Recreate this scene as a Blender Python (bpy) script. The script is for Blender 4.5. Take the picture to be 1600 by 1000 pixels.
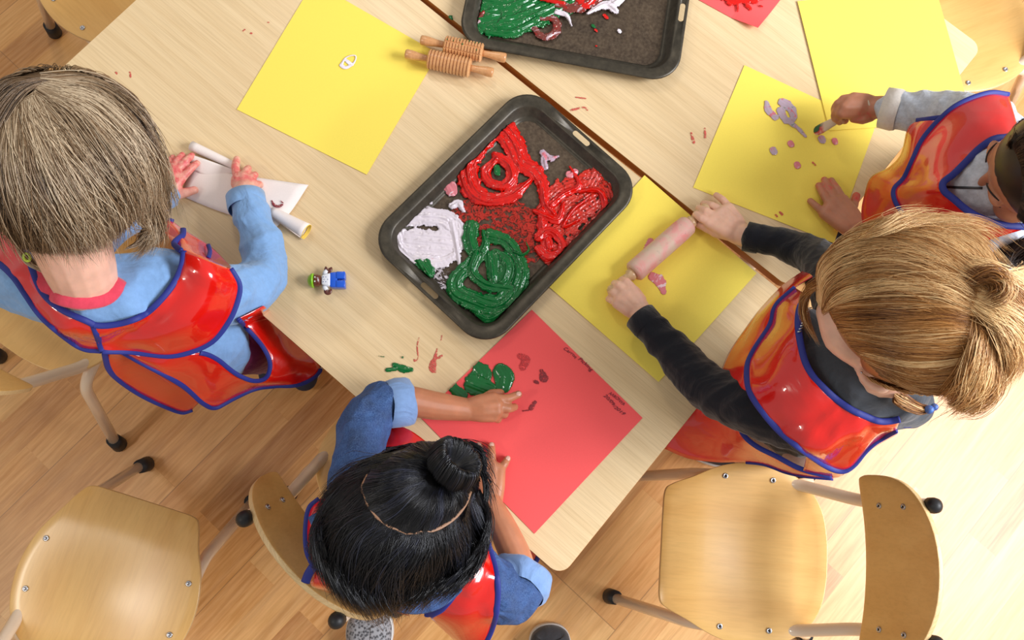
import bpy, bmesh, math, random
import numpy as np
from mathutils import Vector, Matrix, noise, Euler
PI = math.pi
scene = bpy.context.scene
for o in list(bpy.data.objects): bpy.data.objects.remove(o)
C = scene.collection

# ------------------------------------------------------------------ camera
F_PX = 1350.0
R3 = Matrix(((0.7599104498588493, -0.6417996438794952, 0.1030986193480526),
             (0.6486448089736533, 0.7383545557076621, -0.1846414413323124),
             (0.04237947600967003, 0.2071853449978888, 0.9773833499867141)))
CAM = Vector((-0.17727438, -0.00198535, 1.92902287))
cam_d = bpy.data.cameras.new('camera'); cam = bpy.data.objects.new('camera', cam_d); C.objects.link(cam)
cam.matrix_world = Matrix.Translation(CAM) @ R3.to_4x4()
cam_d.sensor_fit = 'HORIZONTAL'; cam_d.sensor_width = 36.0; cam_d.lens = 36.0*F_PX/1600.0
cam_d.clip_start = 0.02; cam_d.clip_end = 50
scene.camera = cam

# ------------------------------------------------------------------ light
scene.view_settings.view_transform = 'Standard'; scene.view_settings.look = 'None'
scene.view_settings.gamma = 1.0; scene.view_settings.use_curve_mapping = False
scene.view_settings.exposure = -0.19
w = bpy.data.worlds.new('room_daylight'); scene.world = w; w.use_nodes = True
w.node_tree.nodes['Background'].inputs[0].default_value = (1.0, 0.965, 0.92, 1)
w.node_tree.nodes['Background'].inputs[1].default_value = 0.50
def area(name, loc, target, sx, sy, power, col):
    l = bpy.data.lights.new(name, 'AREA'); l.shape = 'RECTANGLE'; l.size = sx; l.size_y = sy
    l.energy = power; l.color = col
    o = bpy.data.objects.new(name, l); C.objects.link(o); o.location = loc
    o.rotation_euler = (Vector(target)-Vector(loc)).to_track_quat('-Z', 'Y').to_euler()
    return o
area('window_light', (1.65, 1.55, 2.1), (0.35, 0.9, 0.4), 1.9, 1.0, 128, (0.90, 0.93, 1.0))
area('ceiling_panel_light', (-1.9, 1.3, 2.75), (-1.9, 1.3, 0), 0.5, 0.18, 11, (1.0, 0.90, 0.76))
area('ceiling_tube_light', (-1.5, -1.7, 2.75), (-1.5, -1.7, 0), 0.18, 0.6, 18, (1.0, 0.92, 0.8))
area('ceiling_lamp_light', (1.45, 1.5, 2.75), (1.1, 1.2, 0), 0.6, 0.3, 30, (1.0, 0.97, 0.94))

# ------------------------------------------------------------------ helpers
def at(px, py, z):
    """the point of the room at height z that the photograph shows at pixel (px, py)"""
    d = R3 @ Vector(((px-800)/F_PX, -(py-500)/F_PX, -1.0))
    t = (z-CAM.z)/d.z
    return CAM + d*t
def A(*p): return at(*p)
def s2l(c):
    return tuple(((v/255)/12.92 if v/255 <= 0.04045 else ((v/255+0.055)/1.055)**2.4) for v in c)
def tagt(o, label, cat, group=None):
    o['label'] = label; o['category'] = cat
    if group: o['group'] = group
    return o
def empty(name, loc, rz=0, label=None, cat=None, group=None):
    o = bpy.data.objects.new(name, None); C.objects.link(o); o.location = loc; o.rotation_euler = (0, 0, rz)
    o.empty_display_size = 0.05
    if label: tagt(o, label, cat, group)
    return o
def link(name, me, m=None, parent=None):
    o = bpy.data.objects.new(name, me); C.objects.link(o)
    if m is not None and len(me.materials) == 0: me.materials.append(m)
    if parent is not None: o.parent = parent
    return o
def mk(name, bm, m=None, parent=None, smooth=True):
    me = bpy.data.meshes.new(name); bm.normal_update(); bm.to_mesh(me); bm.free()
    if smooth:
        for p in me.polygons: p.use_smooth = True
    return link(name, me, m, parent)
def mk_v(name, verts, faces, m=None, parent=None, smooth=True):
    me = bpy.data.meshes.new(name); me.from_pydata([tuple(v) for v in verts], [], faces); me.update()
    if smooth:
        for p in me.polygons: p.use_smooth = True
    return link(name, me, m, parent)
def mod_bevel(o, w, seg=2, ang=0.6):
    b = o.modifiers.new('bevel', 'BEVEL'); b.width = w; b.segments = seg; b.limit_method = 'ANGLE'; b.angle_limit = ang
    return o
def local(parent, pts):
    """world points into a parent's frame (the parent only turns about z)"""
    M = (Matrix.Translation(parent.location) @ Euler(parent.rotation_euler).to_matrix().to_4x4()).inverted()
    return [M @ Vector(p) for p in pts]

# ---- node materials
class NT:
    def __init__(s, name):
        s.m = bpy.data.materials.new(name); s.m.use_nodes = True
        s.n = s.m.node_tree.nodes; s.l = s.m.node_tree.links; s.b = s.n['Principled BSDF']
    def node(s, t, **kw):
        n = s.n.new(t)
        for k, v in kw.items():
            if k in n.inputs: 
                n.inputs[k].default_value = v
            else: setattr(n, k, v)
        return n
    def lk(s, a, b): s.l.new(a, b)
    def coord(s, scale=(1, 1, 1), rot=(0, 0, 0), space='Object', loc=(0, 0, 0)):
        tc = s.n.new('ShaderNodeTexCoord'); mp = s.n.new('ShaderNodeMapping')
        mp.inputs['Scale'].default_value = scale; mp.inputs['Rotation'].default_value = rot; mp.inputs['Location'].default_value = loc
        s.lk(tc.outputs[space], mp.inputs['Vector']); return mp.outputs['Vector']
    def noise(s, vec, scale, detail=3, rough=0.5, dist=0):
        n = s.node('ShaderNodeTexNoise', Scale=scale, Detail=detail, Roughness=rough, Distortion=dist)
        if vec is not None: s.lk(vec, n.inputs['Vector'])
        return n.outputs['Fac']
    def ramp(s, fac, stops):
        r = s.n.new('ShaderNodeValToRGB'); e = r.color_ramp.elements
        while len(e) < len(stops): e.new(0.5)
        for i, (p, c) in enumerate(stops):
            e[i].position = p; e[i].color = (*c[:3], 1) if len(c) >= 3 else (c[0], c[0], c[0], 1)
        s.lk(fac, r.inputs['Fac']); return r.outputs['Color']
    def mix(s, fac, a, b, mode='MIX'):
        n = s.n.new('ShaderNodeMix'); n.data_type = 'RGBA'; n.blend_type = mode
        for inp, v in ((0, fac), (6, a), (7, b)):
            if isinstance(v, (float, int)): n.inputs[inp].default_value = v
            elif isinstance(v, tuple): n.inputs[inp].default_value = (*v[:3], 1)
            else: s.lk(v, n.inputs[inp])
        return n.outputs[2]
    def bump(s, h, strength=0.2, dist=0.002):
        b = s.node('ShaderNodeBump', Strength=strength, Distance=dist); s.lk(h, b.inputs['Height'])
        s.lk(b.outputs['Normal'], s.b.inputs['Normal'])
    def col(s, c):
        if isinstance(c, tuple): s.b.inputs['Base Color'].default_value = (*c[:3], 1)
        else: s.lk(c, s.b.inputs['Base Color'])
    def rough(s, r):
        if isinstance(r, (float, int)): s.b.inputs['Roughness'].default_value = r
        else: s.lk(r, s.b.inputs['Roughness'])
def plain(name, rgb, rough=0.5, metal=0.0, coat=0.0, bump=None, vary=0.0, sss=0.0, spec=None):
    t = NT(name); c = s2l(rgb)
    if vary:
        v = t.coord(); f = t.noise(v, 60 if bump is None else bump[0], 4)
        t.col(t.ramp(f, [(0.25, tuple(x*(1-vary) for x in c)), (0.75, tuple(min(1, x*(1+vary)) for x in c))]))
    else: t.col(c)
    t.rough(rough); t.b.inputs['Metallic'].default_value = metal
    if coat: t.b.inputs['Coat Weight'].default_value = coat; t.b.inputs['Coat Roughness'].default_value = 0.05
    if spec is not None: t.b.inputs['Specular IOR Level'].default_value = spec
    if bump:
        v = t.coord(); t.bump(t.noise(v, bump[0], 4), bump[1], bump[2])
    if sss:
        t.b.inputs['Subsurface Weight'].default_value = sss; t.b.inputs['Subsurface Radius'].default_value = (0.008, 0.003, 0.0015)
        t.b.inputs['Subsurface Scale'].default_value = 1.0
    return t.m

def wood(name, light, dark, axis_scale, scale=1.0, rough=0.35, coat=0.3, lines=0.35, rot=(0, 0, 0), seedloc=(0, 0, 0)):
    """fine straight grain; axis_scale stretches the noise along the grain"""
    t = NT(name); L, D = s2l(light), s2l(dark)
    v = t.coord(axis_scale, rot, loc=seedloc)
    broad = t.noise(v, 3*scale, 3, 0.5, 0.6)
    fine = t.noise(v, 26*scale, 5, 0.65, 0.2)
    c = t.ramp(broad, [(0.3, D), (0.7, L)])
    lc = t.ramp(fine, [(0.36, tuple(x*0.72 for x in D)), (0.56, L)])
    t.col(t.mix(lines, c, lc)); t.rough(rough)
    if coat: t.b.inputs['Coat Weight'].default_value = coat; t.b.inputs['Coat Roughness'].default_value = 0.22
    return t.m

# ---- shapes
def catmull(P, n, closed=False):
    P = [Vector(p) for p in P]; m = len(P); out = []
    segs = m if closed else m-1
    if m == 1: return P
    for i in range(segs):
        if closed: p0, p1, p2, p3 = P[(i-1) % m], P[i], P[(i+1) % m], P[(i+2) % m]
        else:
            p1, p2 = P[i], P[i+1]
            p0 = P[i-1] if i > 0 else p1*2-p2
            p3 = P[i+2] if i+2 < m else p2*2-p1
        for k in range(n):
            t = k/n; t2 = t*t; t3 = t2*t
            out.append(0.5*((2*p1)+(-p0+p2)*t+(2*p0-5*p1+4*p2-p3)*t2+(-p0+3*p1-3*p2+p3)*t3))
    if not closed: out.append(P[-1])
    return out
def tube_bm(bm, path, r, seg=12, caps=True, flat=None, up=None, closed=False):
    """sweep a circle (or an ellipse: flat=(width, thickness)) along a path; r may be a list"""
    path = [Vector(p) for p in path]; n = len(path)
    rs = list(r) if isinstance(r, (list, tuple)) else [r]*n
    if len(rs) != n:
        rs = [float(np.interp(i/(n-1), np.linspace(0, 1, len(rs)), rs)) for i in range(n)]
    rings = []; prev = None
    for i, p in enumerate(path):
        if closed: t = path[(i+1) % n]-path[i-1]
        else: t = path[min(i+1, n-1)]-path[max(i-1, 0)]
        if t.length < 1e-9: t = Vector((0, 0, 1))
        t.normalize()
        if up is not None:
            uu = up[i] if isinstance(up, list) else up
            nrm = Vector(uu)-t*Vector(uu).dot(t)
            if nrm.length < 1e-6: nrm = t.orthogonal()
        elif prev is None: nrm = t.orthogonal()
        else:
            nrm = prev-t*prev.dot(t)
            if nrm.length < 1e-6: nrm = t.orthogonal()
        nrm.normalize(); prev = nrm; b = t.cross(nrm)
        ring = []
        for k in range(seg):
            a = 2*PI*k/seg
            if flat: q = p+b*math.cos(a)*flat[0]*rs[i]+nrm*math.sin(a)*flat[1]*rs[i]
            else: q = p+(b*math.cos(a)+nrm*math.sin(a))*rs[i]
            ring.append(bm.verts.new(q))
        rings.append(ring)
    m = n if closed else n-1
    for i in range(m):
        a, b2 = rings[i], rings[(i+1) % n]
        for k in range(seg): bm.faces.new((a[k], a[(k+1) % seg], b2[(k+1) % seg], b2[k]))
    if caps and not closed:
        bm.faces.new(rings[0][::-1]); bm.faces.new(rings[-1])
    return bm
def lathe_bm(bm, prof, M, seg=32):
    """prof: (along, radius) pairs turned about M's local z"""
    rings = []
    for a, r in prof:
        rings.append([bm.verts.new(M @ Vector((math.cos(2*PI*k/seg)*max(r, 1e-5), math.sin(2*PI*k/seg)*max(r, 1e-5), a))) for k in range(seg)])
    for i in range(len(rings)-1):
        for k in range(seg): bm.faces.new((rings[i][k], rings[i][(k+1) % seg], rings[i+1][(k+1) % seg], rings[i+1][k]))
    bm.faces.new(rings[0][::-1]); bm.faces.new(rings[-1])
    return bm
def axis_matrix(p0, p1):
    d = (Vector(p1)-Vector(p0)); q = d.to_track_quat('Z', 'Y')
    return Matrix.Translation(Vector(p0)) @ q.to_matrix().to_4x4()
def rrect(cx, cy, w, h, r, n=6):
    pts = []
    for sx, sy, a0 in ((1, 1, 0), (-1, 1, PI/2), (-1, -1, PI), (1, -1, 3*PI/2)):
        for k in range(n+1):
            a = a0+k*PI/2/n
            pts.append((cx+sx*(w/2-r)+r*math.cos(a), cy+sy*(h/2-r)+r*math.sin(a)))
    return pts
def prism_bm(bm, pts, z0, z1):
    lo = [bm.verts.new((x, y, z0)) for x, y in pts]; hi = [bm.verts.new((x, y, z1)) for x, y in pts]
    n = len(pts)
    for i in range(n): bm.faces.new((lo[i], lo[(i+1) % n], hi[(i+1) % n], hi[i]))
    bm.faces.new(lo[::-1]); bm.faces.new(hi); return bm

TZ = 0.53      # table top height
SZ = 0.31      # chair seat height
# ------------------------------------------------------------------ floor
def floor():
    t = NT('oak_strip_vinyl')
    # planks run along world y (turned a little); brick texture rows run along its x, so turn by 90 degrees
    v = t.coord((1, 1, 1), (0, 0, math.radians(-88)))
    br = t.n.new('ShaderNodeTexBrick'); t.lk(v, br.inputs['Vector'])
    br.inputs['Scale'].default_value = 1.0; br.inputs['Brick Width'].default_value = 0.42; br.inputs['Row Height'].default_value = 0.075
    br.inputs['Mortar Size'].default_value = 0.0004; br.inputs['Mortar Smooth'].default_value = 0.3
    br.offset = 0.37; br.offset_frequency = 2; br.squash = 1
    br.inputs['Color1'].default_value = (0, 0, 0, 1); br.inputs['Color2'].default_value = (1, 1, 1, 1); br.inputs['Mortar'].default_value = (0.3, 0.3, 0.3, 1)
    L = s2l((246, 198, 126)); M_ = s2l((222, 158, 82)); D = s2l((158, 98, 42)); P = s2l((230, 168, 94))
    base = t.ramp(br.outputs['Color'], [(0.0, D), (0.32, M_), (0.62, P), (1.0, L)])
    # grain: offset per block
    sep = t.n.new('ShaderNodeVectorMath'); sep.operation = 'MULTIPLY_ADD'
    t.lk(br.outputs['Color'], sep.inputs[0]); sep.inputs[1].default_value = (7, 7, 7); t.lk(v, sep.inputs[2])
    mp = t.n.new('ShaderNodeMapping'); mp.inputs['Scale'].default_value = (1.6, 22, 1); t.lk(sep.outputs[0], mp.inputs['Vector'])
    g1 = t.noise(mp.outputs[0], 1.3, 5, 0.6, 0.5); g2 = t.noise(mp.outputs[0], 6, 5, 0.6, 0.1)
    c = t.mix(0.42, base, t.ramp(g1, [(0.3, s2l((160, 98, 42))), (0.5, s2l((216, 154, 82))), (0.72, s2l((246, 202, 136)))]))
    c = t.mix(0.28, c, t.ramp(g2, [(0.35, s2l((140, 92, 54))), (0.65, s2l((226, 186, 140)))]))
    # fine dark seam between the wide boards (three strips each)
    br2 = t.n.new('ShaderNodeTexBrick'); t.lk(v, br2.inputs['Vector'])
    br2.inputs['Scale'].default_value = 1.0; br2.inputs['Brick Width'].default_value = 40; br2.inputs['Row Height'].default_value = 0.225
    br2.inputs['Mortar Size'].default_value = 0.0011; br2.inputs['Mortar Smooth'].default_value = 0.1; br2.inputs['Brick Width'].default_value = 1.9
    c = t.mix(t.ramp(br2.outputs['Fac'], [(0.0, (0, 0, 0)), (1.0, (0.55, 0.55, 0.55))]), c, s2l((136, 96, 60)))
    t.col(c); t.rough(0.40); t.b.inputs['Specular IOR Level'].default_value = 0.5; t.b.inputs['Coat Weight'].default_value = 0.15; t.b.inputs['Coat Roughness'].default_value = 0.3
    bm = bmesh.new(); bmesh.ops.create_grid(bm, x_segments=4, y_segments=4, size=4.5)
    o = mk('floor', bm, t.m, smooth=False); o['kind'] = 'structure'
floor()

# ------------------------------------------------------------------ materials
M = {}
M['laminate'] = wood('maple_laminate', (238, 211, 166), (223, 192, 144), (0.26, 13, 9), 1.6, 0.38, 0.15, 0.30, rot=(0, 0, math.radians(2)))
M['edge'] = plain('brown_edge_band', (186, 122, 58), 0.4)
M['steel_leg'] = plain('cream_powder_coat', (232, 210, 184), 0.22, 0.0, 0.6)
M['ply'] = wood('beech_ply', (236, 190, 116), (222, 170, 96), (7, 0.6, 3), 1.2, 0.3, 0.5, 0.16)
M['ply_edge'] = wood('ply_layers', (232, 204, 150), (196, 152, 98), (0.3, 0.3, 60), 8, 0.4, 0.2, 0.6)
M['rubber'] = plain('black_rubber', (26, 26, 28), 0.5)
M['chrome'] = plain('screw_steel', (190, 190, 195), 0.25, 1.0)
M['dark'] = plain('dark_hole', (18, 18, 20), 0.6)

# ------------------------------------------------------------------ tables
def table(x0, y0, rz, label):
    """120 x 60 cm preschool table, near right corner at (x0, y0)"""
    t = empty('table', (x0, y0, 0), rz, label, 'table', 'the two wooden tables pushed together')
    bm = bmesh.new(); prism_bm(bm, rrect(-0.6, 0.3, 1.1985, 0.5985, 0.022, 6), TZ-0.0235, TZ)
    top = mk('tabletop', bm, M['laminate'], t, False)
    bm = bmesh.new(); outer = rrect(-0.6, 0.3, 1.2, 0.6, 0.023, 8); inner = rrect(-0.6, 0.3, 1.198, 0.598, 0.022, 8)
    n = len(outer); prof = [(1, TZ-0.0006), (0.35, TZ-0.0012), (0, TZ-0.003), (0, TZ-0.022), (0.5, TZ-0.024), (1, TZ-0.0245)]
    rows = [[bm.verts.new((o[0]*(1-f)+i[0]*f, o[1]*(1-f)+i[1]*f, z)) for o, i in zip(outer, inner)] for f, z in prof]
    for a, b in zip(rows[:-1], rows[1:]):
        for k in range(n): bm.faces.new((a[k], b[k], b[(k+1) % n], a[(k+1) % n]))
    mk('edge_band', bm, M['edge'], t)
    for lx in (-0.07, -1.13):
        for ly in (0.07, 0.53):
            bm = bmesh.new(); tube_bm(bm, [(lx, ly, 0.02), (lx, ly, TZ-0.024)], 0.019, 16)
            leg = mk('leg', bm, M['steel_leg'], t)
            bm = bmesh.new(); tube_bm(bm, [(lx, ly, 0), (lx, ly, 0.025)], 0.022, 16); mk('rubber_foot', bm, M['rubber'], leg)
    bm = bmesh.new()
    prism_bm(bm, rrect(-0.6, 0.08, 1.04, 0.02, 0.004), TZ-0.055, TZ-0.0245)
    prism_bm(bm, rrect(-0.6, 0.52, 1.04, 0.02, 0.004), TZ-0.055, TZ-0.0245)
    mk('rail', bm, M['steel_leg'], t, False)
    return t
table(0, 0, 0, 'maple laminate table at which the black-haired child sits')
table(-0.004, 0.6125, math.radians(0.28), 'maple laminate table at the top right, beyond the brown gap')

# ------------------------------------------------------------------ chairs
def seat_outline():
    half = [(0.0, 0.155), (0.06, 0.155), (0.098, 0.153), (0.112, 0.14), (0.128, 0.105), (0.150, 0.06), (0.1615, 0.015), (0.162, -0.03), (0.150, -0.078), (0.124, -0.115), (0.085, -0.137), (0.04, -0.1455), (0.0, -0.147)]
    h = catmull([(x, y, 0) for x, y in half], 4)
    right = [(p.x, p.y) for p in h]; left = [(-p.x, p.y) for p in h[1:-1]][::-1]
    return right+left
def seat_z(x, y):
    z = SZ - 0.010*math.exp(-((x/0.10)**2+((y+0.02)/0.09)**2))
    if y > 0.09: z -= 0.016*((y-0.09)/0.065)**1.6
    if y < -0.1: z += 0.010*((-0.1-y)/0.047)**1.5
    return z
def grid_fill(outline, zf, nr=9):
    """rings from the outline in to the centre"""
    cx = sum(p[0] for p in outline)/len(outline); cy = sum(p[1] for p in outline)/len(outline)
    V = []; n = len(outline)
    for r in range(nr):
        f = 1-r/nr
        for x, y in outline: X = cx+(x-cx)*f; Y = cy+(y-cy)*f; V.append((X, Y, zf(X, Y)))
    V.append((cx, cy, zf(cx, cy))); F = []
    for r in range(nr-1):
        for k in range(n): F.append((r*n+k, r*n+(k+1) % n, (r+1)*n+(k+1) % n, (r+1)*n+k))
    for k in range(n): F.append(((nr-1)*n+k, (nr-1)*n+(k+1) % n, nr*n))
    return V, F
def ply_panel(name, V, F, n, th, parent, nrm, edge_name='edge'):
    """solid plywood: faces in beech, rim in ply layers"""
    me = bpy.data.meshes.new(name)
    nv = len(V); V2 = [Vector(v) for v in V]+[Vector(v)-Vector(nf)*th for v, nf in zip(V, nrm)]
    F2 = [tuple(f) for f in F]+[tuple(i+nv for i in f[::-1]) for f in F]
    rim = [((k+1) % n, k, k+nv, (k+1) % n+nv) for k in range(n)]
    me.from_pydata([tuple(v) for v in V2], [], F2+rim); me.update()
    me.materials.append(M['ply']); me.materials.append(M['ply_edge'])
    for i, p in enumerate(me.polygons): p.use_smooth = i < len(F2); p.material_index = 0 if i < len(F2) else 1
    o = link(name, me, None, parent); mod_bevel(o, 0.0018, 2, 0.7); return o
def screw(parent, p, nrm=(0, 0, 1)):
    Mx = axis_matrix(Vector(p)-Vector(nrm)*0.003, Vector(p)+Vector(nrm)*0.003)
    bm = bmesh.new(); lathe_bm(bm, [(0, 0.0048), (0.0042, 0.0052), (0.0048, 0.0045), (0.0046, 0.0022), (0.0025, 0.0018)], Mx, 16)
    s = mk('screw', bm, M['chrome'], parent)
    bm = bmesh.new(); lathe_bm(bm, [(0.0020, 0.0017), (0.0047, 0.0017)], Mx, 6); mk('screw_socket', bm, M['dark'], s)
def bend_path(pts, rad=0.03, n=6):
    """polyline with rounded corners"""
    P = [Vector(p) for p in pts]; out = [P[0]]
    for i in range(1, len(P)-1):
        a = (P[i-1]-P[i]); b = (P[i+1]-P[i]); r = min(rad, a.length*0.45, b.length*0.45)
        p0 = P[i]+a.normalized()*r; p2 = P[i]+b.normalized()*r
        for k in range(n+1):
            t = k/n; out.append(p0*(1-t)**2+P[i]*2*t*(1-t)+p2*t*t)
    out.append(P[-1]); return out
BACK_Z = (0.432, 0.585)
def back_pt(u, v):
    """u across -1..1, v 0..1 up"""
    x = u*0.150; z = BACK_Z[0]+(BACK_Z[1]-BACK_Z[0])*v
    y = -0.150-0.046*v + 0.016*(u*u-1)*1.0
    return Vector((x, y, z))
def make_chair(name, loc, rz, label, backrest=True):
    t = empty(name, loc, rz, label, 'chair', 'child-sized beech chairs')
    out = seat_outline(); V, F = grid_fill(out, seat_z)
    seat = ply_panel('seat', V, F, len(out), 0.009, t, [(0, 0, 1)]*len(V))
    for sx in (-1, 1):
        for y in (-0.045, 0.045): screw(seat, (sx*0.134, y, seat_z(0.134, y)+0.0006))
    # backrest outline: straight low edge, domed top
    pts = []
    for u, v in [(-0.9, 0.0), (-0.5, 0.0), (0, 0.0), (0.5, 0.0), (0.9, 0.0), (0.985, 0.06), (1.0, 0.22), (0.98, 0.45), (0.9, 0.66), (0.72, 0.83), (0.4, 0.96), (0, 1.0), (-0.4, 0.96), (-0.72, 0.83), (-0.9, 0.66), (-0.98, 0.45), (-1.0, 0.22), (-0.985, 0.06)]:
        pts.append((u, v, 0))
    loop = catmull(pts, 3, True); o2 = [(p.x, p.y) for p in loop]
    V, F = grid_fill(o2, lambda x, y: 0, 8)
    W = [back_pt(v[0], v[1]) for v in V]; nr = Vector((0, 0.957, 0.29))
    bk = ply_panel('backrest', W, [f for f in F], len(o2), 0.0095, t, [nr]*len(W))
    for sx in (-1, 1):
        for v in (0.26, 0.60): screw(bk, back_pt(sx*0.66, v)+nr*0.0006, nr)
    for sx in (-1, 1):
        # front leg runs up, under the seat and on up to the backrest
        uy = lambda v: back_pt(0.7, v)-nr*0.0195
        path = bend_path([(sx*0.126, 0.198, 0.02), (sx*0.136, 0.085, 0.287), (sx*0.134, -0.085, 0.289), Vector((sx*0.106, uy(0.0).y, uy(0).z-0.02)), Vector((sx*0.104, uy(0.86).y, uy(0.86).z))], 0.04, 7)
        bm = bmesh.new(); tube_bm(bm, path, 0.0112, 14); mk('side_tube', bm, M['steel_leg'], t)
        bm = bmesh.new(); e = path[-1]; d = (path[-1]-path[-2]).normalized()
        lathe_bm(bm, [(-0.006, 0.0125), (0.004, 0.0128), (0.010, 0.0115), (0.015, 0.006), (0.0165, 0.001)], axis_matrix(e, e+d), 16); mk('tube_plug', bm, M['rubber'], t)
        path = bend_path([(sx*0.168, -0.222, 0.02), (sx*0.136, -0.128, 0.266), (sx*0.118, -0.03, 0.272), (sx*0.05, 0.0, 0.270), (0, 0, 0.270)], 0.035, 7)
        bm = bmesh.new(); tube_bm(bm, path, 0.0112, 14); leg = mk('leg', bm, M['steel_leg'], t)
        for fx, fy in ((sx*0.126, 0.198), (sx*0.168, -0.222)):
            q = Vector((fx*0.985, fy*0.965, 0.045)); bm = bmesh.new()
            tube_bm(bm, [(fx, fy, 0.0), (fx, fy, 0.004), (fx*0.993, fy*0.985, 0.02), q], [0.014, 0.0165, 0.0158, 0.0145], 16); mk('rubber_foot', bm, M['rubber'], t)
    return t
def chair_tree(src, loc, rz, label):
    r = src.copy(); C.objects.link(r); r.location = loc; r.rotation_euler = (0, 0, rz); r['label'] = label
    for ch in src.children:
        c = ch.copy(); C.objects.link(c); c.parent = r
        for g in ch.children:
            d = g.copy(); C.objects.link(d); d.parent = c
    return r
RD = math.radians
chair0 = make_chair('wooden_chair', (0.260, 0.256, 0), RD(125.3), 'empty beech chair at lower right with its backrest to the right, behind the red-haired child')
chair_tree(chair0, (-0.576, -0.531, 0), RD(23.4), 'empty beech chair at the bottom left corner of the photo, shadow across its seat')
chair_tree(chair0, (-0.306, -0.040, 0), RD(-5), 'beech chair under the dark-haired child in denim, its curved backrest behind the child')
chair_tree(chair0, (-1.035, -0.205, 0), RD(6), 'beech chair tucked behind the child in pale blue at the left edge')
chair_tree(chair0, (-1.43, 0.33, 0), RD(-94), 'beech chair at the top left corner beyond the short end of the table')
chair_tree(chair0, (-0.054, 1.417, 0), RD(151.8), 'pale beech chair at the top right corner, partly under the far table')
# ------------------------------------------------------------------ papers
def paper_mat(name, rgb, back=None):
    t = NT(name); c = s2l(rgb); v = t.coord()
    f = t.noise(v, 380, 3); t.col(t.ramp(f, [(0.3, tuple(x*0.97 for x in c)), (0.7, c)])); t.rough(0.75)
    t.b.inputs['Specular IOR Level'].default_value = 0.25
    t.bump(t.noise(v, 900, 2), 0.08, 0.0004); return t.m
M['yellow'] = paper_mat('yellow_paper', (255, 231, 100))
M['pink'] = paper_mat('coral_paper', (252, 96, 96))
M['white_paper'] = paper_mat('white_paper', (244, 232, 226))
def paper(name, corners, m, label, cat='paper', z=TZ+0.0008, group=None, curl=None):
    """corners: four px points in order; a flat sheet with real thickness and slight waviness"""
    q = [at(x, y, z) for x, y in corners]; n = 26
    c = sum(q, Vector())/4; V = []
    for j in range(n+1):
        for i in range(n+1):
            u, v = i/n, j/n
            p = (q[0]*(1-u)+q[1]*u)*(1-v)+(q[3]*(1-u)+q[2]*u)*v-c
            h = 0.0004*(noise.noise(Vector((p.x*9, p.y*9, c.x*7)))+1)
            if curl: h += curl(u, v)
            V.append((p.x, p.y, h))
    F = [(j*(n+1)+i, j*(n+1)+i+1, (j+1)*(n+1)+i+1, (j+1)*(n+1)+i) for j in range(n) for i in range(n)]
    o = mk_v(name, V, F, m, None, False); o.location = c
    if sum((Vector(V[F[0][k]])-Vector(V[F[0][0]])).cross(Vector(V[F[0][(k+1) % 4]])-Vector(V[F[0][0]])).z for k in range(4)) < 0: o.data.flip_normals()
    s = o.modifiers.new('sheet', 'SOLIDIFY'); s.thickness = 0.0004; s.offset = -1
    tagt(o, label, cat, group); return o
paper('paper_sheet', [(370, 171), (573, 273), (685, 84), (490, -28)], M['yellow'], 'yellow paper sheet at upper left with one white paint mark on it')
paper('paper_sheet', [(1007, 274), (1182, 427), (1029, 597), (853, 444)], M['yellow'], 'yellow paper sheet under the plain rolling pin', curl=lambda u, v: 0.0006)
p3 = paper('paper_sheet', [(1163, 102), (1083, 293), (1303, 380), (1368, 196)], M['yellow'], 'yellow paper sheet under the spread hand at right, dotted with pink paint')
paper('paper_sheet', [(1246, 2), (1296, 204), (1520, 190), (1461, -20)], M['yellow'], 'yellow paper sheet without paint at upper right, near the pale chair', z=TZ+0.0026)
pink = paper('paper_sheet', [(657, 652), (831, 484), (1004, 653), (835, 834)], M['pink'], 'coral red paper sheet with handwriting in front of the dark-haired child')
paper('paper_sheet', [(1181, 49), (1070, -12), (1140, -110), (1262, -55)], M['pink'], 'coral paper sheet with thick red paint at the top edge of the photo', curl=lambda u, v: 0.012*max(0, 1-u*3)*max(0, 1-v*4))

# ------------------------------------------------------------------ paint
def paint_mat(name, rgb, streak=None, alpha=None, rough=0.16):
    t = NT(name); c = s2l(rgb); v = t.coord((1, 1, 1))
    f = t.noise(v, 55, 3, 0.6, 1.6)
    if streak:
        f2 = t.noise(v, 26, 4, 0.65, 2.6)
        cc = t.mix(t.ramp(f2, [(streak[1], (0, 0, 0)), (streak[1]+0.06, (1, 1, 1))]), c, s2l(streak[0])); 
        if len(streak) > 2:
            f3 = t.noise(t.coord(loc=(3, 1, 0)), 34, 4, 0.65, 2.2)
            cc = t.mix(t.ramp(f3, [(streak[3], (0, 0, 0)), (streak[3]+0.05, (1, 1, 1))]), cc, s2l(streak[2]))
        t.col(cc)
    else: t.col(t.ramp(f, [(0.3, tuple(x*0.85 for x in c)), (0.7, c)]))
    t.rough(rough); t.b.inputs['Coat Weight'].default_value = 0.3; t.b.inputs['Coat Roughness'].default_value = 0.04
    t.bump(t.noise(v, 48, 2, 0.4, 2.5), 0.25, 0.0016)
    if alpha:
        fa = t.noise(t.coord((1, 1, 1), loc=(5, 2, 0)), alpha[0], 5, 0.7, 2.0)
        t.lk(t.ramp(fa, [(alpha[1], (0, 0, 0)), (alpha[1]+0.12, (1, 1, 1))]), t.b.inputs['Alpha'])
    return t.m
M['p_red'] = paint_mat('red_paint', (222, 16, 4))
M['p_redthin'] = paint_mat('thin_red_paint', (190, 36, 18), alpha=(85, 0.44), rough=0.3)
M['p_redstreak'] = paint_mat('scraped_red_paint', (214, 42, 26), alpha=(60, 0.38), rough=0.22)
M['p_green'] = paint_mat('green_paint', (0, 108, 46))
M['p_white'] = paint_mat('white_paint', (236, 226, 236), ((226, 150, 168), 0.66))
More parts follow.
